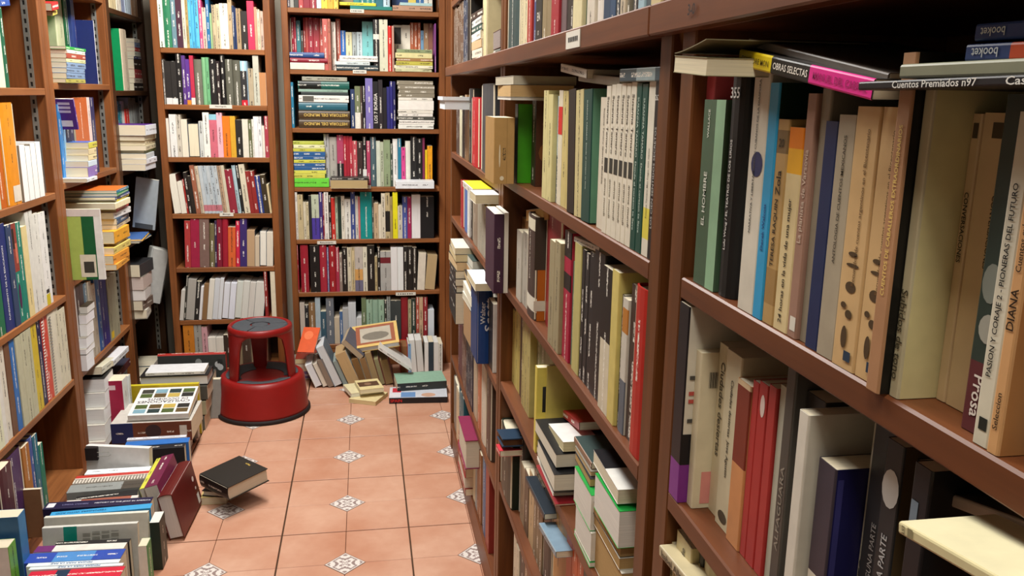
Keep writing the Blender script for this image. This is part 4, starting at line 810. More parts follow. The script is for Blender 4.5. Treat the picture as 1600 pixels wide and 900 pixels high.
for k, z in enumerate(CZ[:6]):
    rows_ = ['d8d4cc', 'c06020', '1a1a1c', 'b8b0a0', '5a7a48', '2a2826', 'd8d0c0', '2a4a80', 'a02828', 'c8b890']
    y0 = [0, 48, 140, 232, 312, 395][k]
    row('D%d' % k, 'F', YC, z, 702, ' '.join('%d:%d:%s' % (702 + 5 * (j + 1), y0 + (j * 7 + k * 3) % 13 - (60 if k == 0 else 0), rows_[(j * 3 + k) % 10]) for j in range(13)), 'end bookcase glimpsed past the long row, level %d' % (k + 1), **KC)
# ------------------------------------------------------------------ bookcases across the aisle
KL = dict(depth=(.15, .2), maxd=.30, sb=.5)
N = 'of the orange-files bookcase'
row('L1A', 'L', XL, 1.496, -60, '-10:-60:8a3a30 10:22:d8d4bc 18:8:1e5a40:H', 'uppermost shelf ' + N, **KL)
flat('L1AT', 'L', XL, (-30, 12), (16, 9), 10, .2, '2a4a90', None, label='blue book lying atop the green and cream spines, uppermost shelf')
row('L1B', 'L', XL, 1.13, -70, '-30:150:5a7a60 3:145:b8d0b0 16:178:b85c18:s1 39:160:d88818:s0,d20 71:222:eceae6:P,s-.3', 'second shelf ' + N, **KL)
ROWS['L1B']['books'][3].prints.append(('spine', .35, .85, .03, .19, 'd8d0c0', False))
b = row('L1C', 'L', XL, .752, -40, '-15:330:8a4a3a -2:340:2a6a50 11:345:1a6a48 26:348:1c2c6a 34:350:2c4060 48:345:107a68 56:352:d8c890 66:328:d4d4cc 74:332:d8d8d0 84:330:e0e0dc', 'third shelf ' + N, **KL)
b[3].txt('FUNDAMENTO DE LA EDUCACION', .1, .8, 'U', 'e0e4e8', .4); b[5].prints += [('spine', 0, 1, .52, 1, '8a3a30', False), ('spine', .1, .5, .75, .95, '1c1a1a', False), ('spine', .5, .9, .6, .8, 'c87058', False), ('spine', .25, .75, .14, .4, '4a1c48', True)]
b[9].prints += [('spine', .05, .6, .0, .12, 'c8b820', False), ('spine', .1, .55, .13, .17, '2a2a28', False)]
b = row('L1D', 'L', XL, .425, -40, '-15:640:8a8a80 0:560:c8ccb8 9:555:dfe2c4 14:548:dcdcd4 22:540:d8d4c4 30:535:6a4a34 39:526:2a6ab0 62:512:b8b89c:s0 70:500:c8b030 76:492:1c1c44 87:485:c84a3a 98:480:d4d0bc 112:472:d0ccb4', 'fourth shelf ' + N, **KL)
for q, c in ((10, 'e8e4dc'), (11, '8a8a84')):
    for k in range(26): b[q].prints.append(('spine', .02, .3, .02 + k * .037, .04 + k * .037, c, False))
row('L1E', 'L', XL, .06, -70, '-20:800:8a8a84 18:690:b0aca8 38:717:4a1420:H,s-3 50:695:4a2a58 60:690:b07030 66:680:4a5a98 72:676:2a6a80 78:690:1e7a60', 'lowest shelf ' + N, **KL)
place('L1F', (XL + .045, 2.76, .0615), (0, 1, 0), (-1, 0, 0), (0, 0, 1), .012, .2, .17, 'd8d0c0', 'tan cardboard-backed pad standing before the lowest shelf', side='8a6444')
b = place('L1F', (-.985, 2.40, .0012), (0, 1, 0), (-1, 0, 0), (0, 0, 1), .05, .11, .315, '3a78a8', 'large blue hardback with pale lettering standing beside the floor row', side='2c5c84', hard=False); b.smudge(); b.txt('SOC', .1, .2, 'H', '9ab4c4', .5, .5, ('a', .15, .5, .15, .3)).txt('COC', .1, .2, 'H', '9ab4c4', .5, .5, ('a', .15, .5, .02, .14))
place('L1F', (-.99, 2.33, .0012), (0, 1, 0), (-1, 0, 0), (0, 0, 1), .05, .105, .26, '6aa83a', 'white and green book next to the large blue floor hardback', side='d8d8d4')

N = 'of the overflowing bay'
b = row('L2A', 'L', XL, 1.516, 98, '110:-20:a8ac88:s8,d22 115:-20:14502c:s8,d20 121:-20:c8d4d8:s8 126:-20:2a3a70:s7,d20 130:-10:6a4a70:s7 139:32:1c2860:s0,d18 144:32:d8d8d8:s0', 'upper shelf ' + N, **KL)
stack('L2A2', 'L', XL, 104, 134, 1.516, '123:a8a050 114:7a92b0 106:7a92b0 97:7a92b0 91:d8d8a0 83:a04a38 77:e0e0d0 72:2a9a40', .16, 'upper shelf stack ' + N, off=-.03, spin=1)
flat('L2A3', 'L', XL, (83, 25), (90, 22), 6, .1, 'c8b050', None, label='yellow booklet end under the red one at the upper shelf'); flat('L2A3', 'L', XL + .01, (82, 17), (92, 14), 11, .1, 'c02828', None, label='small red book lying before the grey-green folder, upper shelf')
b = row('L2B', 'L', XL, 1.154, 101, '104:163:3a80c0:s1,d17 107:160:4a90d0:s.6,d17 110:160:8ab8d8:s.6 117:155:1a2034:s.6 125:158:2a2a48:s.6 146:152:b85c28:s0,d24 150:152:e0c8c0:s.2 156:152:2a2a58:s.2', 'second shelf ' + N, **KL)
b[5].prints += [('a', 0, 1, .45, .78, 'c8b890', False), ('a', 0, 1, .9, 1, 'a84030', False)]
stack('L2B2', 'L', XL, 138, 152, 1.154, '279:e0e4e4:o-.8 262:8a70b0 252:c8d8e4 243:e0d0a0 233:d8c89c 223:c8c040:S2a5aa8', .145, 'second shelf stack ' + N, off=-.07, spin=2)
b = place('L2B3', (XL + .045, 3.47, 1.347), (0, 1, .25), (-1, 0, 0), (0, -.25, 1), .012, .075, .115, '4a2a80', 'small purple book propped above the second shelf stack'); b.prints += [('a', .2, .75, .55 + .13 * k, .63 + .13 * k, 'b8b0d0', False) for k in range(3)] + [('a', .2, .8, .1, .3, 'd0ccd8', False)]
b = [0, place('L2G', (-.985, 3.396, .787), (0, 1, 0), (-1, 0, 0), (0, 0, 1), .014, .20, .27, 'e0dcd8', 'light green folder with barcode propped before the orange-topped stack', side='a8c060')]
b[1].prints += [('a', .0, .12, 0, 1, 'e4e4e0', False), ('a', .12, .34, 0, .9, '0e5a30', False), ('a', .14, .42, .04, .36, 'd8d4c0', False), ('a', .18, .36, .1, .26, '3a3a34', False), ('a', 0, 1, .9, 1, 'd8d0cc', False)]
stack('L2C2', 'L', XL, 181, 208, .785, '414:e0a040:o-.6 399:e09838:o-.3 387:d8c870 379:c8b890:o1 362:e8a830 352:c8c0a8:o1 342:3a5a78:o.8 333:e0e4e4:o.5 325:b83028:o1 318:f0e8c0:o-.5 312:e8d838:o.5 308:2a3a78 303:2a8a50 298:2a7a98:Sc86a28', .3, 'third shelf stack ' + N, off=-.10, spin=3)
row('L2D', 'L', XL, .422, 124, '130:440:c8c4c0 141:442:4a3a38 147:440:5a7080 158:435:b8b0a0 165:428:2a5a98 175:420:22207a 189:425:9a9880', 'fourth shelf ' + N, **KL)
ROWS['L2D']['books'][6].prints.append(('spine', .1, .9, .03, .14, 'd8b828', False))
stack('L2D2', 'L', XL, 136, 148, .422, '556:e8ecf0:P 545:eceef0:P 528:e8ecf0:P 508:eceef0:P 492:e8e8ec:P 480:e0e0dc:P,S3a3020', .12, 'fourth shelf stack ' + N, off=-.02, spin=2)
stack('L2E2', 'L', XL, 164, 178, .06, '690:f0f2f2:P 665:f0f2f2:P 640:f0f2f2:P 615:eef0f0:P 592:e8e8e8:P,S2a2a28', .2, 'lowest white stack ' + N, off=-.03, spin=3)
b = place('L2F', (XL + .085, 3.60, .0616), (0, 1, 0), (-1, 0, 0), (0, 0, 1), .07, .085, .25, 'dcdcdc', 'dark red box file standing by the white stack', side='9a1c40'); b.prints += [('a', .1, .7, .06, .26, '8ab8c8', False), ('a', .35, .65, .84, .92, 'd8c0c4', False)]
place('L2F', (XL + .09, 3.672, .0616), (0, 1, 0), (-1, 0, 0), (0, 0, 1), .03, .09, .245, 'd8dcdc', 'white catalogue standing behind the dark red box file')
flat('L2F', 'L', XL + .02, (160, 585), (200, 553), 12, .2, 'd8d8c8', None, side='d0ccb4', label='cream folder lying aslant under the fourth shelf, overflowing bay')
flat('L2F', 'L', XL + .03, (178, 572), (205, 545), 9, .14, 'e0e4e8', None, side='dcdce0', label='white card leaflet stuck under the fourth shelf, overflowing bay')
flat('L2F', 'L', XL + .0, (183, 596), (204, 570), 12, .2, '4a2028', None, side='3a3a48', label='dark red booklet lying beneath the cream folder')

N = 'of the dark corner bookcase'
b = row('L3A', 'L', XL, 1.85, 172, '183:-40:c8b890 190:-40:d8d0c0 196:-30:8a94b0 206:-30:b0c0cc 216:-20:8a6a50', 'uppermost shelf ' + N, **KL)
row('L3B', 'L', XL, 1.49, 196, '205:47:c8b8a0:S0a8a50,d28,s1', 'second shelf ' + N, **KL)
stack('L3B2', 'L', XL, 211, 229, 1.49, '130:2a2422 122:c8b8a8 108:b04a48 92:3a3028 88:2a3a68 80:d8e0d0 74:c83a38 66:8090b0 60:d8d4c8', .2, 'second shelf stack ' + N, off=.02, spin=2)
row('L3C', 'L', XL, 1.13, 180, '190:165:3a2a50:s5 197:158:2a7a88:s5 202:158:d8d8d4:s5 208:170:c83830:s5 219:152:b0b4b0:s5 228:160:8a8a88:s5', 'third shelf ' + N, **KL)
stack('L3C2', 'L', XL, 226, 252, 1.13, '258:d8dce4 250:e0e4ec:o-.5 241:c8d0d4 235:8a9a60:o1 228:c8c0a0 220:c8bc98:o.5 212:b8b090 196:dce4ec:S5a2a88,w19,o-1', .16, 'white-edged stack ' + N, off=-.105, spin=3)
place('L3D', (XL + .02, 4.42, .80), (.0, 1, .0), (-1, 0, .25), (.25, 0, 1), .02, .2, .27, 'b8bcc0', 'silver folder with brown border leaning, dark corner bookcase', side='a8b0b4', back='8a4a30') if False else None
b = place('L3D', (XL + .065, 4.43, .815), (0, 1, .12), (-.985, 0, .17), (.17, -.12, .985), .012, .105, .255, 'a8b0b4', 'silver-grey folder propped in the dark corner bookcase', side='a8b2b8'); b.prints += [('a', .1, .9, .0, .1, '4a4c4c', False)]
stack('L3D2', 'L', XL, 218, 236, .79, '420:c8c0a8 412:3a5a80 404:e8b040 392:4a70b0:o.5', .18, 'fourth shelf stack ' + N, off=-.05, spin=6)
stack('L3E', 'L', XL, 221, 238, .42, '505:8a8a84 492:d8d4c8 476:6a5a50 458:d8d4d0:P 436:c8b8b0:P 415:3a3a3c:S2a2a2c', .16, 'fifth shelf stack ' + N, off=-.05, spin=8)
for k in range(4):
    place('L3E2', (XL + .045 - .012 * k, 4.50 + .024 * k, .4215), (0, 1, .08), (-.97, 0, .24), (.24, -.08, .97), .02, .075, .285, ('c8c8c4', 'd4d4d0', 'b8b8b4', 'd0d0c8')[k], '%s of the pale journals leaning in the dark corner bookcase' % ('nearest', 'second', 'third', 'farthest')[k], pages='d8d8d0', rev=True)
row('L3F', 'L', XL, .05, 200, '215:600:8a8a80 225:590:c8c4b8 240:595:3a4a58 252:590:d8d4c8', 'bottom shelf ' + N, **KL)
# ------------------------------------------------------------------ books on the floor along the bookcases
ZT = .17
b = spine_up('F', (49, 893), (196, 884), 899, ZT, 'c81c38', 'red-spined book at the near end of the floor row'); b.band(.28, .42, '16304a'); b.smudge()
b = spine_up('F', (48, 886), (194, 879), 883, ZT, 'd8e0e4', 'thin white book lettered in blue behind the red floor book'); b.txt('PENSAR PARA LA PAZ', .3, .75, 'D', '3a6a9a', .6)
b = spine_up('F', (45, 880), (189, 873), 878, ZT, 'dce4e8', 'second thin white book behind the red floor book'); b.txt('PENSAR PARA LA PAZ', .25, .7, 'D', '3a6a9a', .6)
b = spine_up('F', (45, 865), (197, 857), 871, ZT, '2a4aa8', 'bright blue book in the floor row'); b.band(.3, .7, '4a88c8')
b = spine_up('F', (60, 853), (199, 847), 856, ZT, 'dcd8d0', 'white, purple and orange book in the floor row'); b.band(0, .2, '6a2a68')
spine_up('F', (90, 846), (205, 841), 846, ZT, '1c1a1c', 'thin black book in the floor row before the green-banded one', back='2a2622')
b = spine_up('F', (69, 822), (217, 814), 818, .195, 'd0d0c8', 'pale grey book with green cover band in the floor row', lean=-8, back='c4c4ba'); b.prints += [('b', 0, 1, .22, .36, '108a78', False)] + [('b', .1 + .02 * k, .1 + .02 * k + .01, .42 + .1 * j, .50 + .1 * j, '8a8a80', False) for k in range(30) for j in range(4) if (k * 7 + j * 3) % 4]
spine_up('F', (72, 806), (233, 797), 801, .19, 'd8d8cc', 'off-white book with drawn lines in the floor row', lean=-8, back='ccccc0')
b = spine_up('F', (81, 800), (238, 786), 793, .18, '3a9ad0', 'sky blue book in the floor row'); b.txt('TEENAGERS WITH ADD', .05, .55, 'D', '14507a', .6)
b = spine_up('F', (75, 785), (240, 776), 786, .18, '1e1a3c', 'dark navy book with white lettering in the floor row', hard=False); b.txt('HISTORY OF THE JEWS IN AMERICA', .46, .99, 'U', 'd8d8e0', .55).txt('LINDA COHEN', .16, .4, 'U', '7a78a0', .4); b.prints.append(('spine', .2, .8, .02, .09, 'dcdce0', False))
b = spine_up('F', (105, 782), (217, 773), 777, .17, 'd8d0c8', 'white and red-brown thin book beyond the navy one'); b.band(.2, .9, '9a5a48')
b = spine_up('F', (120, 776), (216, 764), 771, .17, '1c1c1e', 'black glossy book beyond the navy one'); b.smudge()
b = spine_up('F', (111, 758), (226, 749), 761, .17, '8a8e8c', 'grey and dark brown book in the floor row'); b.band(.72, 1, '4a443c')
b = spine_up('F', (120, 744), (237, 735), 746, .17, 'd8d0c4', 'spiral-bound calendar with red strip in the floor row'); b.prints += [('spine', .0, .35, .0, 1, 'b83830', False)] + [('spine', .5, 1, .02 + .04 * k, .04 + .04 * k, '8a8278', False) for k in range(24)]
spine_up('F', (137, 734), (237, 728), 735, .17, 'e4eaee', 'white booklet in the floor row before the clipped papers')
b = spine_up('F', (140, 693), (238, 697), 701, .235, 'dcdcda', 'sheaf of white papers with black binder clip', lean=-6, back='d4d4d2')
# its clip
c = on(2, .225, 148, 703); t = empty('binder_clip', c); tag(t, 'black binder clip with wire arms on the white papers', 'binder clip')
MB().prism([(-.03, -.012), (.012, -.014), (.012, .010), (-.03, .010)], -.035, .012).build('clip_body', 'black_rubber', t)
MB().tube([(.012, -.015, -.004), (.05, -.017, -.004), (.06, -.018, -.012), (.05, -.017, -.02), (.012, -.015, -.02)], .0012, 6).build('wire_arm', 'metal', t)
xv, yv = (.972, 0, .235), (.235, 0, -.972)
b = place('F', (-.775, 2.83, .178), xv, yv, (0, 1, 0), .016, .175, .25, 'd0d048', 'yellow-spined book leaning in the floor row beside the maroon one', pages='d8d4c8'); b.smudge()
b = place('F', (-.757, 2.82, .186), xv, yv, (0, 1, 0), .044, .182, .26, '6a1c40', 'maroon-spined book leaning in the floor row', pages='d8d4c8'); b.smudge()
b = place('F', (-.712, 2.79, .166), xv, yv, (.09, 1, 0), .05, .166, .27, '5a1612', 'large dark red hardback leaning in the floor row, page end showing', hard=True, pages='cdc9c6'); b.prints += [('b', .3, .42, .82, .9, 'd8c8c0', True), ('b', .72, .95, .84, .93, 'c8c4bc', False), ('b', .55, .62, .85, .9, 'd8c8c0', True)]
place('F', (-.662, 2.605, .002), (0, 1, 0), (-1, 0, 0), (0, 0, 1), .075, .03, .165, '142a20', 'dark green book standing at the aisle end of the floor row', pages='d8d8d0')
place('F', (-.668, 2.47, .002), (0, 1, 0), (-1, 0, 0), (0, 0, 1), .05, .026, .16, '2a8a4a', 'green and white book standing at the aisle end by the red one', side='d8d8d0')
# behind the papers: blue-edged group
for (a, bb, nr, zt, col, lab) in (((198, 690), (297, 683), 690, .165, '2a6ab8', 'blue magazine edge behind the white clipped papers'), ((203, 698), (290, 692), 698, .165, '1c1c22', 'black folder behind the white clipped papers'), ((200, 684), (292, 679), 682, .165, 'd8d8e0', 'white magazine behind the blue edge in the floor row')):
    spine_up('F', a, bb, nr, zt, col, lab)
# the heap further along
b = place('G', (-1.03, 3.44, .182), (0, 0, -1), (0, 1, 0), (1, 0, 0), .085, .24, .31, '6a3a28', 'thick album with blue and picture-printed spine lying before the white collage book', side='c8c4bc', hard=False); b.band(0, .27, '1c2a5a'); b.prints += [('spine', .1, .8, .42, .62, '3a2a2c', True), ('spine', .2, .7, .85, .94, 'c8c4bc', False)]
b = place('G', (-.965, 3.45, .212), (0, .15, -1), (0, 1, .15), (1, 0, 0), .025, .235, .235, 'dcdcd8', 'white picture-collage book lying tilted on the floor heap', side='e4e4e0')
ic = ['4a5a30', '2a2a28', '7aa0b0', '5a4a2c', '8ab0c0', '2a3a3a', 'b8a050', '3a3a34']
for r0, r1 in ((.06, .2), (.22, .36), (.62, .76), (.78, .92)):
    for k in range(4): b.prints.append(('a', r0, r1, .06 + .235 * k, .06 + .235 * k + .2, ic[(k * 3 + int(r0 * 40)) % 8], False))
b.txt('CIVILIZACIONES', .1, .9, 'D', '2a1c34', .5, .5, ('a', .40, .52, .06, .94)).txt('DE OCCIDENTE', .1, .9, 'D', '3a2848', .5, .5, ('a', .52, .59, .2, .9))
place('G', (-.762, 3.55, .002), (0, 1, 0), (-1, 0, 0), (0, 0, 1), .035, .09, .19, '20303c', 'dark blue-grey book standing at the edge of the floor heap')
for k, (col, lab) in enumerate((('d8d8d0', 'white folder edge standing past the dark blue-grey book'), ('16161a', 'black folder edge standing past the dark blue-grey book'), ('c8c4b8', 'cream folder edge standing farthest past the dark blue-grey book'))):
    place('G', (-.76 + .006 * k, 3.595 + .05 * k, .002), (0, 1, 0), (-1, 0, 0), (0, 0, 1), .04, .16, .225, col, lab)
place('G', (-1.06, 3.76, .24), (0, -1, 0), (0, 0, -1), (1, 0, 0), .02, .235, .32, 'c8b828', 'yellow folder standing upright behind the white collage book', back='b8a020')
b = place('G', (-1.0, 3.80, .258), (0, 0, -1), (0, 1, 0), (1, 0, 0), .045, .14, .29, '1c1c1e', 'big black-covered book lying on the heap, white pages forward', rev=True, pages='d8d8d2', hard=True)
place('G', (-.975, 3.805, .275), (0, .03, -1), (0, 1, .03), (1, 0, 0.0), .015, .11, .25, 'dcdcd8', 'curled white papers lying on the big black-covered book', side='d8dadc')
place('G', (-1.03, 3.79, .05), (0, 0, -1), (0, 1, 0), (1, 0, 0), .045, .22, .29, '8a8468', 'olive-edged book at the base of the heap', side='6a6448') if False else None
for k in range(3):
    place('G', (-1.035 + .01 * k, 3.79, .066 + .072 * k), (0, 0, -1), (0, 1, 0), (1, 0, 0), .065, .24, .3, ('5a5a52', '9a9478', '4a4a44')[k], '%s thick book under the big black-covered one' % ('lowest grey', 'middle olive', 'upper dark')[k])
b = place('G', (-.99, 4.13, .268), (0, -1, 0), (0, 0, -1), (1, 0, 0), .03, .266, .31, 'a02820', 'wide album with black-and-white photograph cover, red top edge', back='3a3c3a', hard=True)
rr = random.Random(3)
for k in range(26):
    u = rr.uniform(.03, .85); v = rr.uniform(.02, .9); g = rr.choice(['8a8e8c', '1c1e1e', '5a5e5c', 'b8bcbc', '2a2c2c']); b.prints.append(('b', u, u + rr.uniform(.05, .14), v, min(v + rr.uniform(.04, .1), .99), g, rr.random() < .6))
place('G', (-.68, 3.93, .002), (0, 1, 0), (-1, 0, 0), (0, 0, 1), .03, .12, .19, '8a8c88', 'grey book standing between the heap and the red stool')
place('G', (-.66, 3.99, .002), (0, 1, 0), (-1, 0, 0), (0, 0, 1), .02, .12, .17, '1c1c1c', 'black book standing between the heap and the red stool')
place('G', (-.97, 4.16, .255), (0, 0, -1), (0, 1, 0), (1, 0, 0), .25, .2, .35, '4a3a30', 'thick pile block beneath the tan magazine') if False else None
b = place('G', (-1.06, 3.95, .33), (0, 1, .0), (-.5, 0, -.86), (-.86, 0, .5), .012, .1, .13, 'a81c48', 'small magenta booklet leaning by the corner bookcase post') if False else None
# cream and black books lying loose on the tiles
b = lay('H', (313, 789), (354, 787), 0.001, .028, .17, 'c8b878', 'cream paperback lying on the tiles under the black hardback', side='d0bc7c', pages='d0c8ac', rev=True)
A = on(2, .03, 316, 776); bb = lay('H', (316, 775), (352, 778), .030, .022, .2, '1a1816', 'second black book lying under the top black hardback', side='1c1a18', rev=True, pages='c8c4b4', hard=True)
b = place('H', (-.655, 3.03, .112), (.12, 0, -1), (0, 1, 0), (1, 0, .12), .05, .0, 0, '1a1a18', None) if False else None
P = on(2, .115, 310, 741); Q = on(2, .115, 354, 763); R_ = on(2, .13, 352, 702)
zr = (Q - P).normalized(); yr = (R_ - P); yr = (yr - zr * yr.dot(zr)); dpt = yr.length; yr.normalize(); up = zr.cross(yr)
b = Book(frame(P, -up, yr, zr), .052, dpt, (Q - P).length, '1c1b18', side='201e1a', rev=False, hard=True, pages='d0c8b4', key='H', label='thick black hardback with gold lettering lying askew on the tiles')
b.rev = False
b.txt('Magias', .1, .9, 'D', 'c8a850', .5, .5, ('a', .84, .90, .35, .65)).smudge().smudge()

# ------------------------------------------------------------------ heap at the foot of the end bookcase
PO = (460, 500, 6.154)
row('HA', 'F', 4.30, 0.0, 205, '278:415:dde0e4:P,l-22 330:405:d8d0c0:P,l-22 388:370:8a7a6c:P,l-21 475:230:ccd0d2:P,l-23 530:380:8a9490:P,l-22 640:310:b89a70:P,l-22 705:370:7a5a38:P,l-18 770:360:8a6a48:P,l-16 830:310:9a8460:P,l-15 880:370:8a8462:P,l-14 960:380:8a7450:P,l-13', 'leaning heap before the end bookcase', PO, sb=0, jit=0, depth=(.16, .2), hard=.4)
q = ROWS['HA']['books']; q[3].col = q[3].side = q[3].back = '5c6a78'; q[3].hard = True
row('HB', 'F', 4.49, 0.0, 1020, '1092:250:8a6040:P,H 1125:230:8ab0d8 1180:195:e0e0dc:P,l-4 1250:190:d8d8d4:P,l-4 1290:215:e0e0dc:P 1340:212:2c3a44 1385:215:d8d8d4:P 1425:230:d0d0c8', 'upright heap before the end bookcase', PO, sb=0, jit=0, depth=(.13, .14))
q = ROWS['HB']['books']; q[0].col = q[0].side = 'b82018'
stack('HC', 'F', 4.44, 455, 492, 0.0, '600:8a8274 592:b8b0a4:P 580:6a5a88 568:c8bca8:P 560:c8b890:P,a462,S8a3020', .18, 'stack half behind the red stool')
b = lay('HD', (465, 552), (491, 553), .185, .012, .16, 'b83018', 'orange-covered book propped on the stack behind the stool', side='d05018', tilt=38); b.smudge(); b.prints.append(('a', .5, .85, .15, .7, 'e07040', True))
A = on(1, 4.33, 554, 552); B_ = on(1, 4.33, 625, 541); zr = (B_ - A).normalized(); yr = Vector((0, .93, .36)); yr = (yr - zr * yr.dot(zr)).normalized(); up = zr.cross(yr)
b = Book(frame(A + up * .03, -up, yr, zr), .03, .2, (B_ - A).length, 'd8d8d8', side='d8b870', rev=True, pages='d8dce0', hard=True, key='HD', label='cream-framed picture album lying tilted on top of the heap'); b.prints += [('a', .1, .9, .07, .93, '9a5a40', False), ('a', .18, .8, .16, .84, 'b8b0a0', False), ('a', .25, .6, .2, .8, '7a7468', True)]
A = on(1, 4.31, 533, 536); B_ = on(1, 4.31, 562, 562); zr = (B_ - A).normalized(); yr = Vector((.0, .9, .3)); yr = (yr - zr * yr.dot(zr)).normalized(); up = zr.cross(yr)
Book(frame(A + up * .03, -up, yr, zr), .03, .16, (B_ - A).length, '4a4a58', side='5a5a66', rev=True, pages='b8a890', key='HD', label='dark-covered book sliding off the heap beside the picture album')
b = place('HD', (.05, 4.24, .215), (.6, 0, .8), (0, 1, 0), (.8, 0, -.6), .018, .16, .2, 'd8d8d4', 'curled white paperback drooping over the heap', side='d8d8d4')
b = lay('HD', (545, 629), (587, 634), .001, .02, .15, 'c8b890', 'lower cream book lying on the tiles before the heap', side='d8c898', rev=True, pages='cbb88a')
b = lay('HD', (549, 621), (598, 614), .022, .02, .15, 'd0cca8', 'white-edged cream book lying second on the tiles', side='d8d0a8', rev=True, pages='d8d8c8')
b = lay('HD', (563, 616), (600, 612), .043, .022, .15, 'd8c890', 'cream book with brown photograph cover lying uppermost before the heap', side='dccc98', rev=True, pages='d8d0b0'); b.prints += [('a', .3, .75, .05, .9, '5a4030', False), ('a', .4, .65, .3, .6, '8a6a54', True)]
b = lay('HD', (608, 631), (699, 629), .001, .03, .16, '16161a', 'picture guidebook with red lettering on black spine lying on the tiles', side='c8ccd4'); b.txt('SPAIN', .02, .22, 'U', 'd02020', .75); b.prints += [('a', .1, .9, .0, .2, 'd8d8dc', False), ('a', .05, .5, .2, .45, '6a90c0', False), ('a', .05, .4, .55, .8, 'c8a088', True), ('a', .5, .9, .05, .2, 'b82838', False)]
b = lay('HD', (621, 611), (698, 606), .034, .038, .17, '2a2e2c', 'thick book with pale green cover lying on the picture guidebook', side='8ab09a', rev=False, hard=False)
lay('HD', (690, 585), (702, 587), .05, .12, .1, '1c1c1e', 'black-edged book standing at the heap end by the post', side='d8d8d4') if False else None
# ------------------------------------------------------------------ red step stool
def ring(mb, prof, n=64, a0=0.0, a1=2 * math.pi, closed=True):
    """revolve a closed profile of (radius, z) between two angles"""
    full = abs(a1 - a0 - 2 * math.pi) < 1e-6; m = n if full else n + 1; k = len(prof)
    vs = [(r * math.cos(a0 + (a1 - a0) * i / n), r * math.sin(a0 + (a1 - a0) * i / n), z) for i in range(m) for r, z in prof]; fs = []
    for i in range(n):
        j = (i + 1) % m
        for p in range(k):
            q = (p + 1) % k; fs.append((i * k + p, j * k + p, j * k + q, i * k + q))
    if not full: fs.append(tuple(range(k))); fs.append(tuple(reversed([(m - 1) * k + p for p in range(k)])))
    return mb.add(vs, fs)
st = empty('step_stool', (-.502, 4.02, 0), 0.0); tag(st, 'round red two-step stool with grey rubber treads, on the tiles', 'step stool')
ring(MB(), [(.213, .0), (.218, .004), (.218, .014), (.211, .02), (.205, .02), (.205, .0)]).build('rubber_rim', 'black_rubber', st, True)
ring(MB(), [(.210, .0205), (.208, .03), (.196, .165), (.190, .182), (.178, .189), (.160, .186), (.158, .176), (.150, .174), (.150, .168), (.180, .168), (.186, .158), (.200, .0205)]).build('base', 'stool_red', st, True)
ring(MB(), [(.0005, .168), (.0005, .174), (.150, .174), (.150, .168)], 48).build('step_plate', 'stool_red', st)
for k in range(3):
    a = math.radians(100 + 120 * k + 60)
    ring(MB(), [(.10, .1745), (.10, .1775), (.162, .190), (.166, .1885), (.158, .1745)], 16, a - .82, a + .82).build('tread_pad', 'stool_rubber', st)
for k in range(3):   # tapered legs between base and top
    a = math.radians(100 + 120 * k); mb = MB(); n = 10; vs = []; fs = []
    for j, (z, r, w) in enumerate(((.17, .160, .19), (.25, .156, .23), (.33, .151, .28), (.375, .148, .36), (.395, .1465, .55), (.405, .146, .9))):
        for i in range(n + 1):
            th = a - w + 2 * w * i / n
            for rr_ in (r, r - .012): vs.append((rr_ * math.cos(th), rr_ * math.sin(th), z))
    m = 2 * (n + 1)
    for j in range(5):
        for i in range(n):
            b0 = j * m + 2 * i; fs += [(b0, b0 + 2, b0 + m + 2, b0 + m), (b0 + 1, b0 + m + 1, b0 + m + 3, b0 + 3)]
        fs += [(j * m, j * m + m, j * m + m + 1, j * m + 1), (j * m + 2 * n, j * m + 2 * n + 1, j * m + m + 2 * n + 1, j * m + m + 2 * n)]
    mb.add(vs, fs).build('leg', 'stool_red', st, True)
ring(MB(), [(.146, .398), (.148, .41), (.146, .424), (.139, .430), (.131, .428), (.130, .421), (.0005, .421), (.0005, .412), (.134, .410), (.136, .398)]).build('top', 'stool_red', st, True)
for k in range(3):
    a = math.radians(40 + 120 * k + 30)
    ring(MB(), [(.046, .4215), (.046, .4275), (.122, .4275), (.127, .4215)], 20, a - 1.02, a + 1.02).build('tread_pad', 'stool_rubber', st)
ring(MB(), [(.0005, .4215), (.0005, .427), (.036, .427), (.040, .4215)], 32).build('tread_centre', 'stool_rubber', st)

# ------------------------------------------------------------------ plastic tray and taped parcel on the long bookcase
t = empty('plastic_tray', (XR - .02, 3.02, 1.45)); tag(t, 'white plastic tray lying on top of the far bay books', 'tray')
mb = MB(); mb.box(-.05, .14, -.09, .09, 0, .004); mb.box(-.055, -.05, -.095, .095, 0, .04); mb.box(.14, .145, -.095, .095, 0, .04); mb.box(-.05, .14, -.095, -.09, 0, .04); mb.box(-.05, .14, .09, .095, 0, .04); mb.build('body', 'white_plastic', t)
mb = MB(); mb.box(-.062, -.0555, -.1, .1, .03, .042); mb.box(-.062, .15, -.102, -.0955, .03, .042); mb.build('rim', 'white_plastic', t)
b = jut_front('R2P', 1.923, 1.3020, 771, 803, 184, .14, 'b8925a', 'tan book wrapped in glossy clear tape in front of the post', side='b08a52'); b.prints += [('spine', .62, .64, 0, 1, '9a7844', False), ('spine', .25, .32, .25, .6, 'e8dcc0', True), ('spine', .3, .5, .05, .12, 'e8dcc0', True)]
b.smudge()
stack('R2Q', 'R', XR, 775, 800, 1.302 + .187, '152:d0ccc4:P 132:c0a070:P 118:b8b09c:P', .14, 'pile above the taped parcel', off=-.03)
jut('R2P', .345, 1.3020, 803, 807, 163, .17, '16181a', 'bright green-covered book standing between the taped and leaf-patterned ones', back='3f9a16', side='4a9a1a')
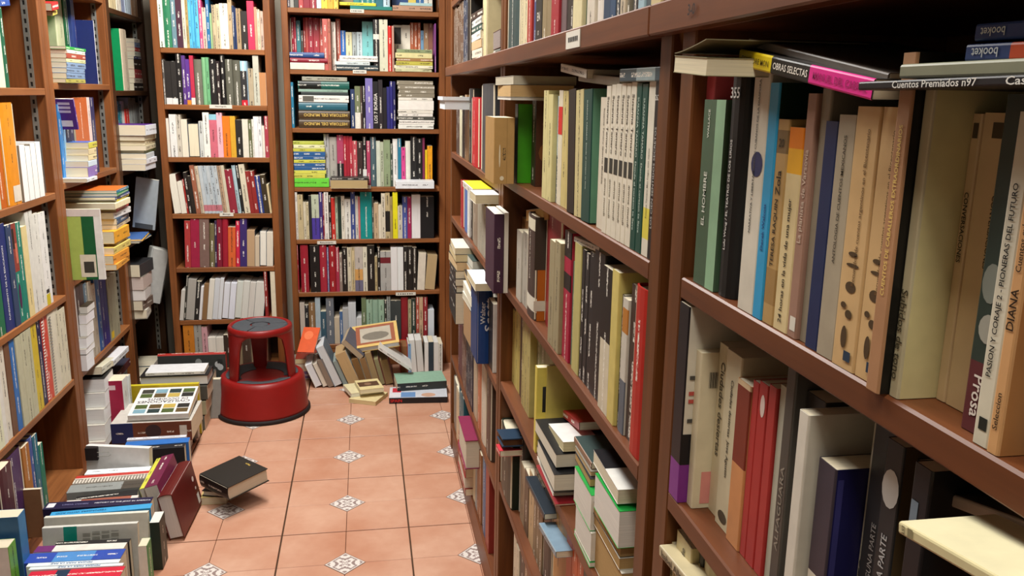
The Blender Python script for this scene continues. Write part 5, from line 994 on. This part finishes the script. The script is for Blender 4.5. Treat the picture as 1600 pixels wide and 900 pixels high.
place('R2P', (.36, 2.125, 1.489), (0, 0, -1), (1, 0, 0), (0, -1, 0), .05, .15, .2, 'd0ccc4', 'white and tan book lying above the taped parcel', rev=True, pages='b89468') if False else None
b = jut('R2P', .372, 1.3020, 829, 835, 128, .15, '2a1c18', 'dark book with autumn leaf cover beside the bright green one', back='4a2414', side='3a2018'); b.prints += [('b', .1, .6, .5, .7, '8a5a2c', True), ('b', .05, .5, .2, .45, '7a4a24', True), ('b', .3, .8, .72, .85, '6a4420', True)]
# ------------------------------------------------------------------ which books show largest, labels, and the rest as one mass
def book_box(b):
    M = b.M; return [M @ Vector((x, y, z)) for z in (0, b.h) for y in (0, b.d) for x in (0, b.t)]
QF = [(0, 2, 3, 1), (4, 5, 7, 6), (0, 1, 5, 4), (1, 3, 7, 5), (3, 2, 6, 7), (2, 0, 4, 6)]
V, F, own = [], [], []
for k, b in enumerate(BOOKS):
    o = len(V); V += book_box(b); F += [tuple(i + o for i in f) for f in QF]; own += [k] * 6
for x0, x1, y0, y1, z0, z1 in OCC:
    o = len(V); V += [Vector((x, y, z)) for z in (z0, z1) for y in (y0, y1) for x in (x0, x1)]; F += [tuple(i + o for i in f) for f in QF]; own += [-1] * 6
tree = BVHTree.FromPolygons(V, F); hits = [0] * len(BOOKS)
for iy in range(0, 900, 4):
    for ix in range(0, 1600, 4):
        h = tree.ray_cast(CAM, ray(ix + 2, iy + 2))
        if h[2] is not None and own[h[2]] >= 0: hits[own[h[2]]] += 1
LIMIT = 285
order = sorted(range(len(BOOKS)), key=lambda k: -hits[k]); single = {k for k in order[:LIMIT] if hits[k] > 0} | {k for k, b in enumerate(BOOKS) if b.label and hits[k] > 7}
NAMES = [('black', '1a1a1c'), ('charcoal', '3c3a38'), ('dark grey', '555555'), ('grey', '8c8c88'), ('light grey', 'b8b8b2'), ('white', 'e8e8e4'), ('off-white', 'd8d2c0'),
         ('cream', 'd8c8a0'), ('tan', 'b89a70'), ('brown', '6a4a30'), ('dark brown', '40301f'), ('dark red', '7a2028'), ('red', 'b02a26'), ('pink', 'd07890'), ('magenta', 'c03068'),
         ('orange', 'd87828'), ('yellow', 'd8c040'), ('pale yellow', 'd0c888'), ('olive', '8a8858'), ('lime green', '70c040'), ('green', '2a7a50'), ('dark green', '1c4a38'), ('pale green', 'a0b898'),
         ('teal', '1a7a80'), ('pale blue', 'a0c0d0'), ('sky blue', '40a0d0'), ('blue', '2a5aa0'), ('navy', '222c58'), ('purple', '5a3a88'), ('maroon', '5a2030')]
def cname(h):
    h = ''.join(q * 2 for q in h) if len(h) == 3 else h
    c = np.array([int(h[i:i + 2], 16) for i in (0, 2, 4)], float)
    return min(NAMES, key=lambda n: np.linalg.norm((c - np.array([int(n[1][i:i + 2], 16) for i in (0, 2, 4)])) * (1, 1.2, .9)))[0]
ORD = ['zeroth', 'first', 'second', 'third', 'fourth', 'fifth', 'sixth', 'seventh', 'eighth', 'ninth', 'tenth', 'eleventh', 'twelfth', 'thirteenth', 'fourteenth', 'fifteenth', 'sixteenth', 'seventeenth', 'eighteenth', 'nineteenth', 'twentieth'] + ['%dth' % k if k % 10 not in (1, 2, 3) else '%d%s' % (k, {1: 'st', 2: 'nd', 3: 'rd'}[k % 10]) for k in range(21, 80)]
IDX = {id(b): k for k, b in enumerate(BOOKS)}
for key, R in ROWS.items():
    bs = [b for b in R['books'] if not getattr(b, 'dead', False)] + R.get('extra', []); bs.sort(key=lambda b: getattr(b, 'px', 0)); fl = [b for b in bs if getattr(b, 'isflat', False)]; st = [b for b in bs if not getattr(b, 'isflat', False)]
    seen = [b for b in st if hits[IDX[id(b)]] > 0]
    for grp, word in ((fl, 'from the bottom'), (seen, 'from left')):
        for k, b in enumerate(grp):
            if b.label: continue
            c = cname(b.pages if b.rev else b.col); th = 'thin ' if b.t < .014 else 'thick ' if b.t > .045 else ''
            kind = ('book showing page edges' if b.rev else 'hardback' if b.hard else 'paperback')
            if getattr(b, 'isflat', False): kind = kind.replace('book showing page edges', 'book, pages outward')
            if len(R['where'].split()) > 8: th = ''
            b.label = ('%s%s %s, %s %s, %s' % (th, c, kind, ORD[k + 1], word, R['where']))
for b in BOOKS:
    if b.key[:2] == 'R1': b.inkon = 0.0
def add_book(b):
    root = empty(b.name); root.matrix_world = b.M
    tag(root, b.label, 'book', 'books in the shop')
    def link(n, me, par=root):
        o = bpy.data.objects.new(n, me); COL.objects.link(o); o.parent = par; return o
    cov = link('cover', mk('cover', *b.cover_geo(), 'book_cover', hexc(b.ink), float(b.inkon)))
    link('pages', mk('pages', *b.page_geo(), 'book_pages'))
    for nm, V_, F_, c_ in b.parts: link(nm, mk(nm, V_, F_, [hexc(c_)] * len(F_), [[(-1, 0)] * len(f) for f in F_], 'book_cover'))
    for pr in b.prints: link('printed_patch', mk('printed_patch', *b.print_geo(pr), 'book_cover'), cov)
    for tx in b.texts:
        g = b.text_geo(tx)
        if g: link('lettering', mk('lettering', *g, 'book_cover'), cov)
mass = {'book_cover': [[], [], [], [], [], []], 'book_pages': [[], [], [], [], [], []]}
def add_mass(b):
    gs = [(b.cover_geo(), 'book_cover', b.inkon), (b.page_geo(), 'book_pages', 0.0)] + [(b.print_geo(p), 'book_cover', 0.0) for p in b.prints] + [(b.text_geo(x), 'book_cover', 0.0) for x in b.texts]
    for g, m, on_ in gs:
        if not g: continue
        V, F, FC, UV = g; q = mass[m]; o = len(q[0]); q[0] += [tuple(b.M @ Vector(v)) for v in V]; q[1] += [tuple(i + o for i in f) for f in F]; q[2] += FC; q[3] += UV
        q[4] += [hexc(b.ink)] * len(F); q[5] += [on_] * len(F)
for k, b in enumerate(BOOKS):
    if k in single: add_book(b)
    else: add_mass(b)
root = empty('shelved_books'); tag(root, 'rows of smaller far-off books packed on the shelves behind', 'books', None, 'stuff')
for m, n in (('book_cover', 'covers'), ('book_pages', 'page_blocks')):
    q = mass[m]
    if q[1]:
        o = bpy.data.objects.new(n, mk(n, q[0], q[1], q[2], q[3], m, q[4], q[5])); COL.objects.link(o); o.parent = root; o['kind'] = 'stuff'
print('BOOKS', len(BOOKS), 'single', len(single), 'hit>0', sum(1 for h in hits if h), 'limit hits', hits[order[min(LIMIT, len(order)) - 1]])
bpy.context.view_layer.update()
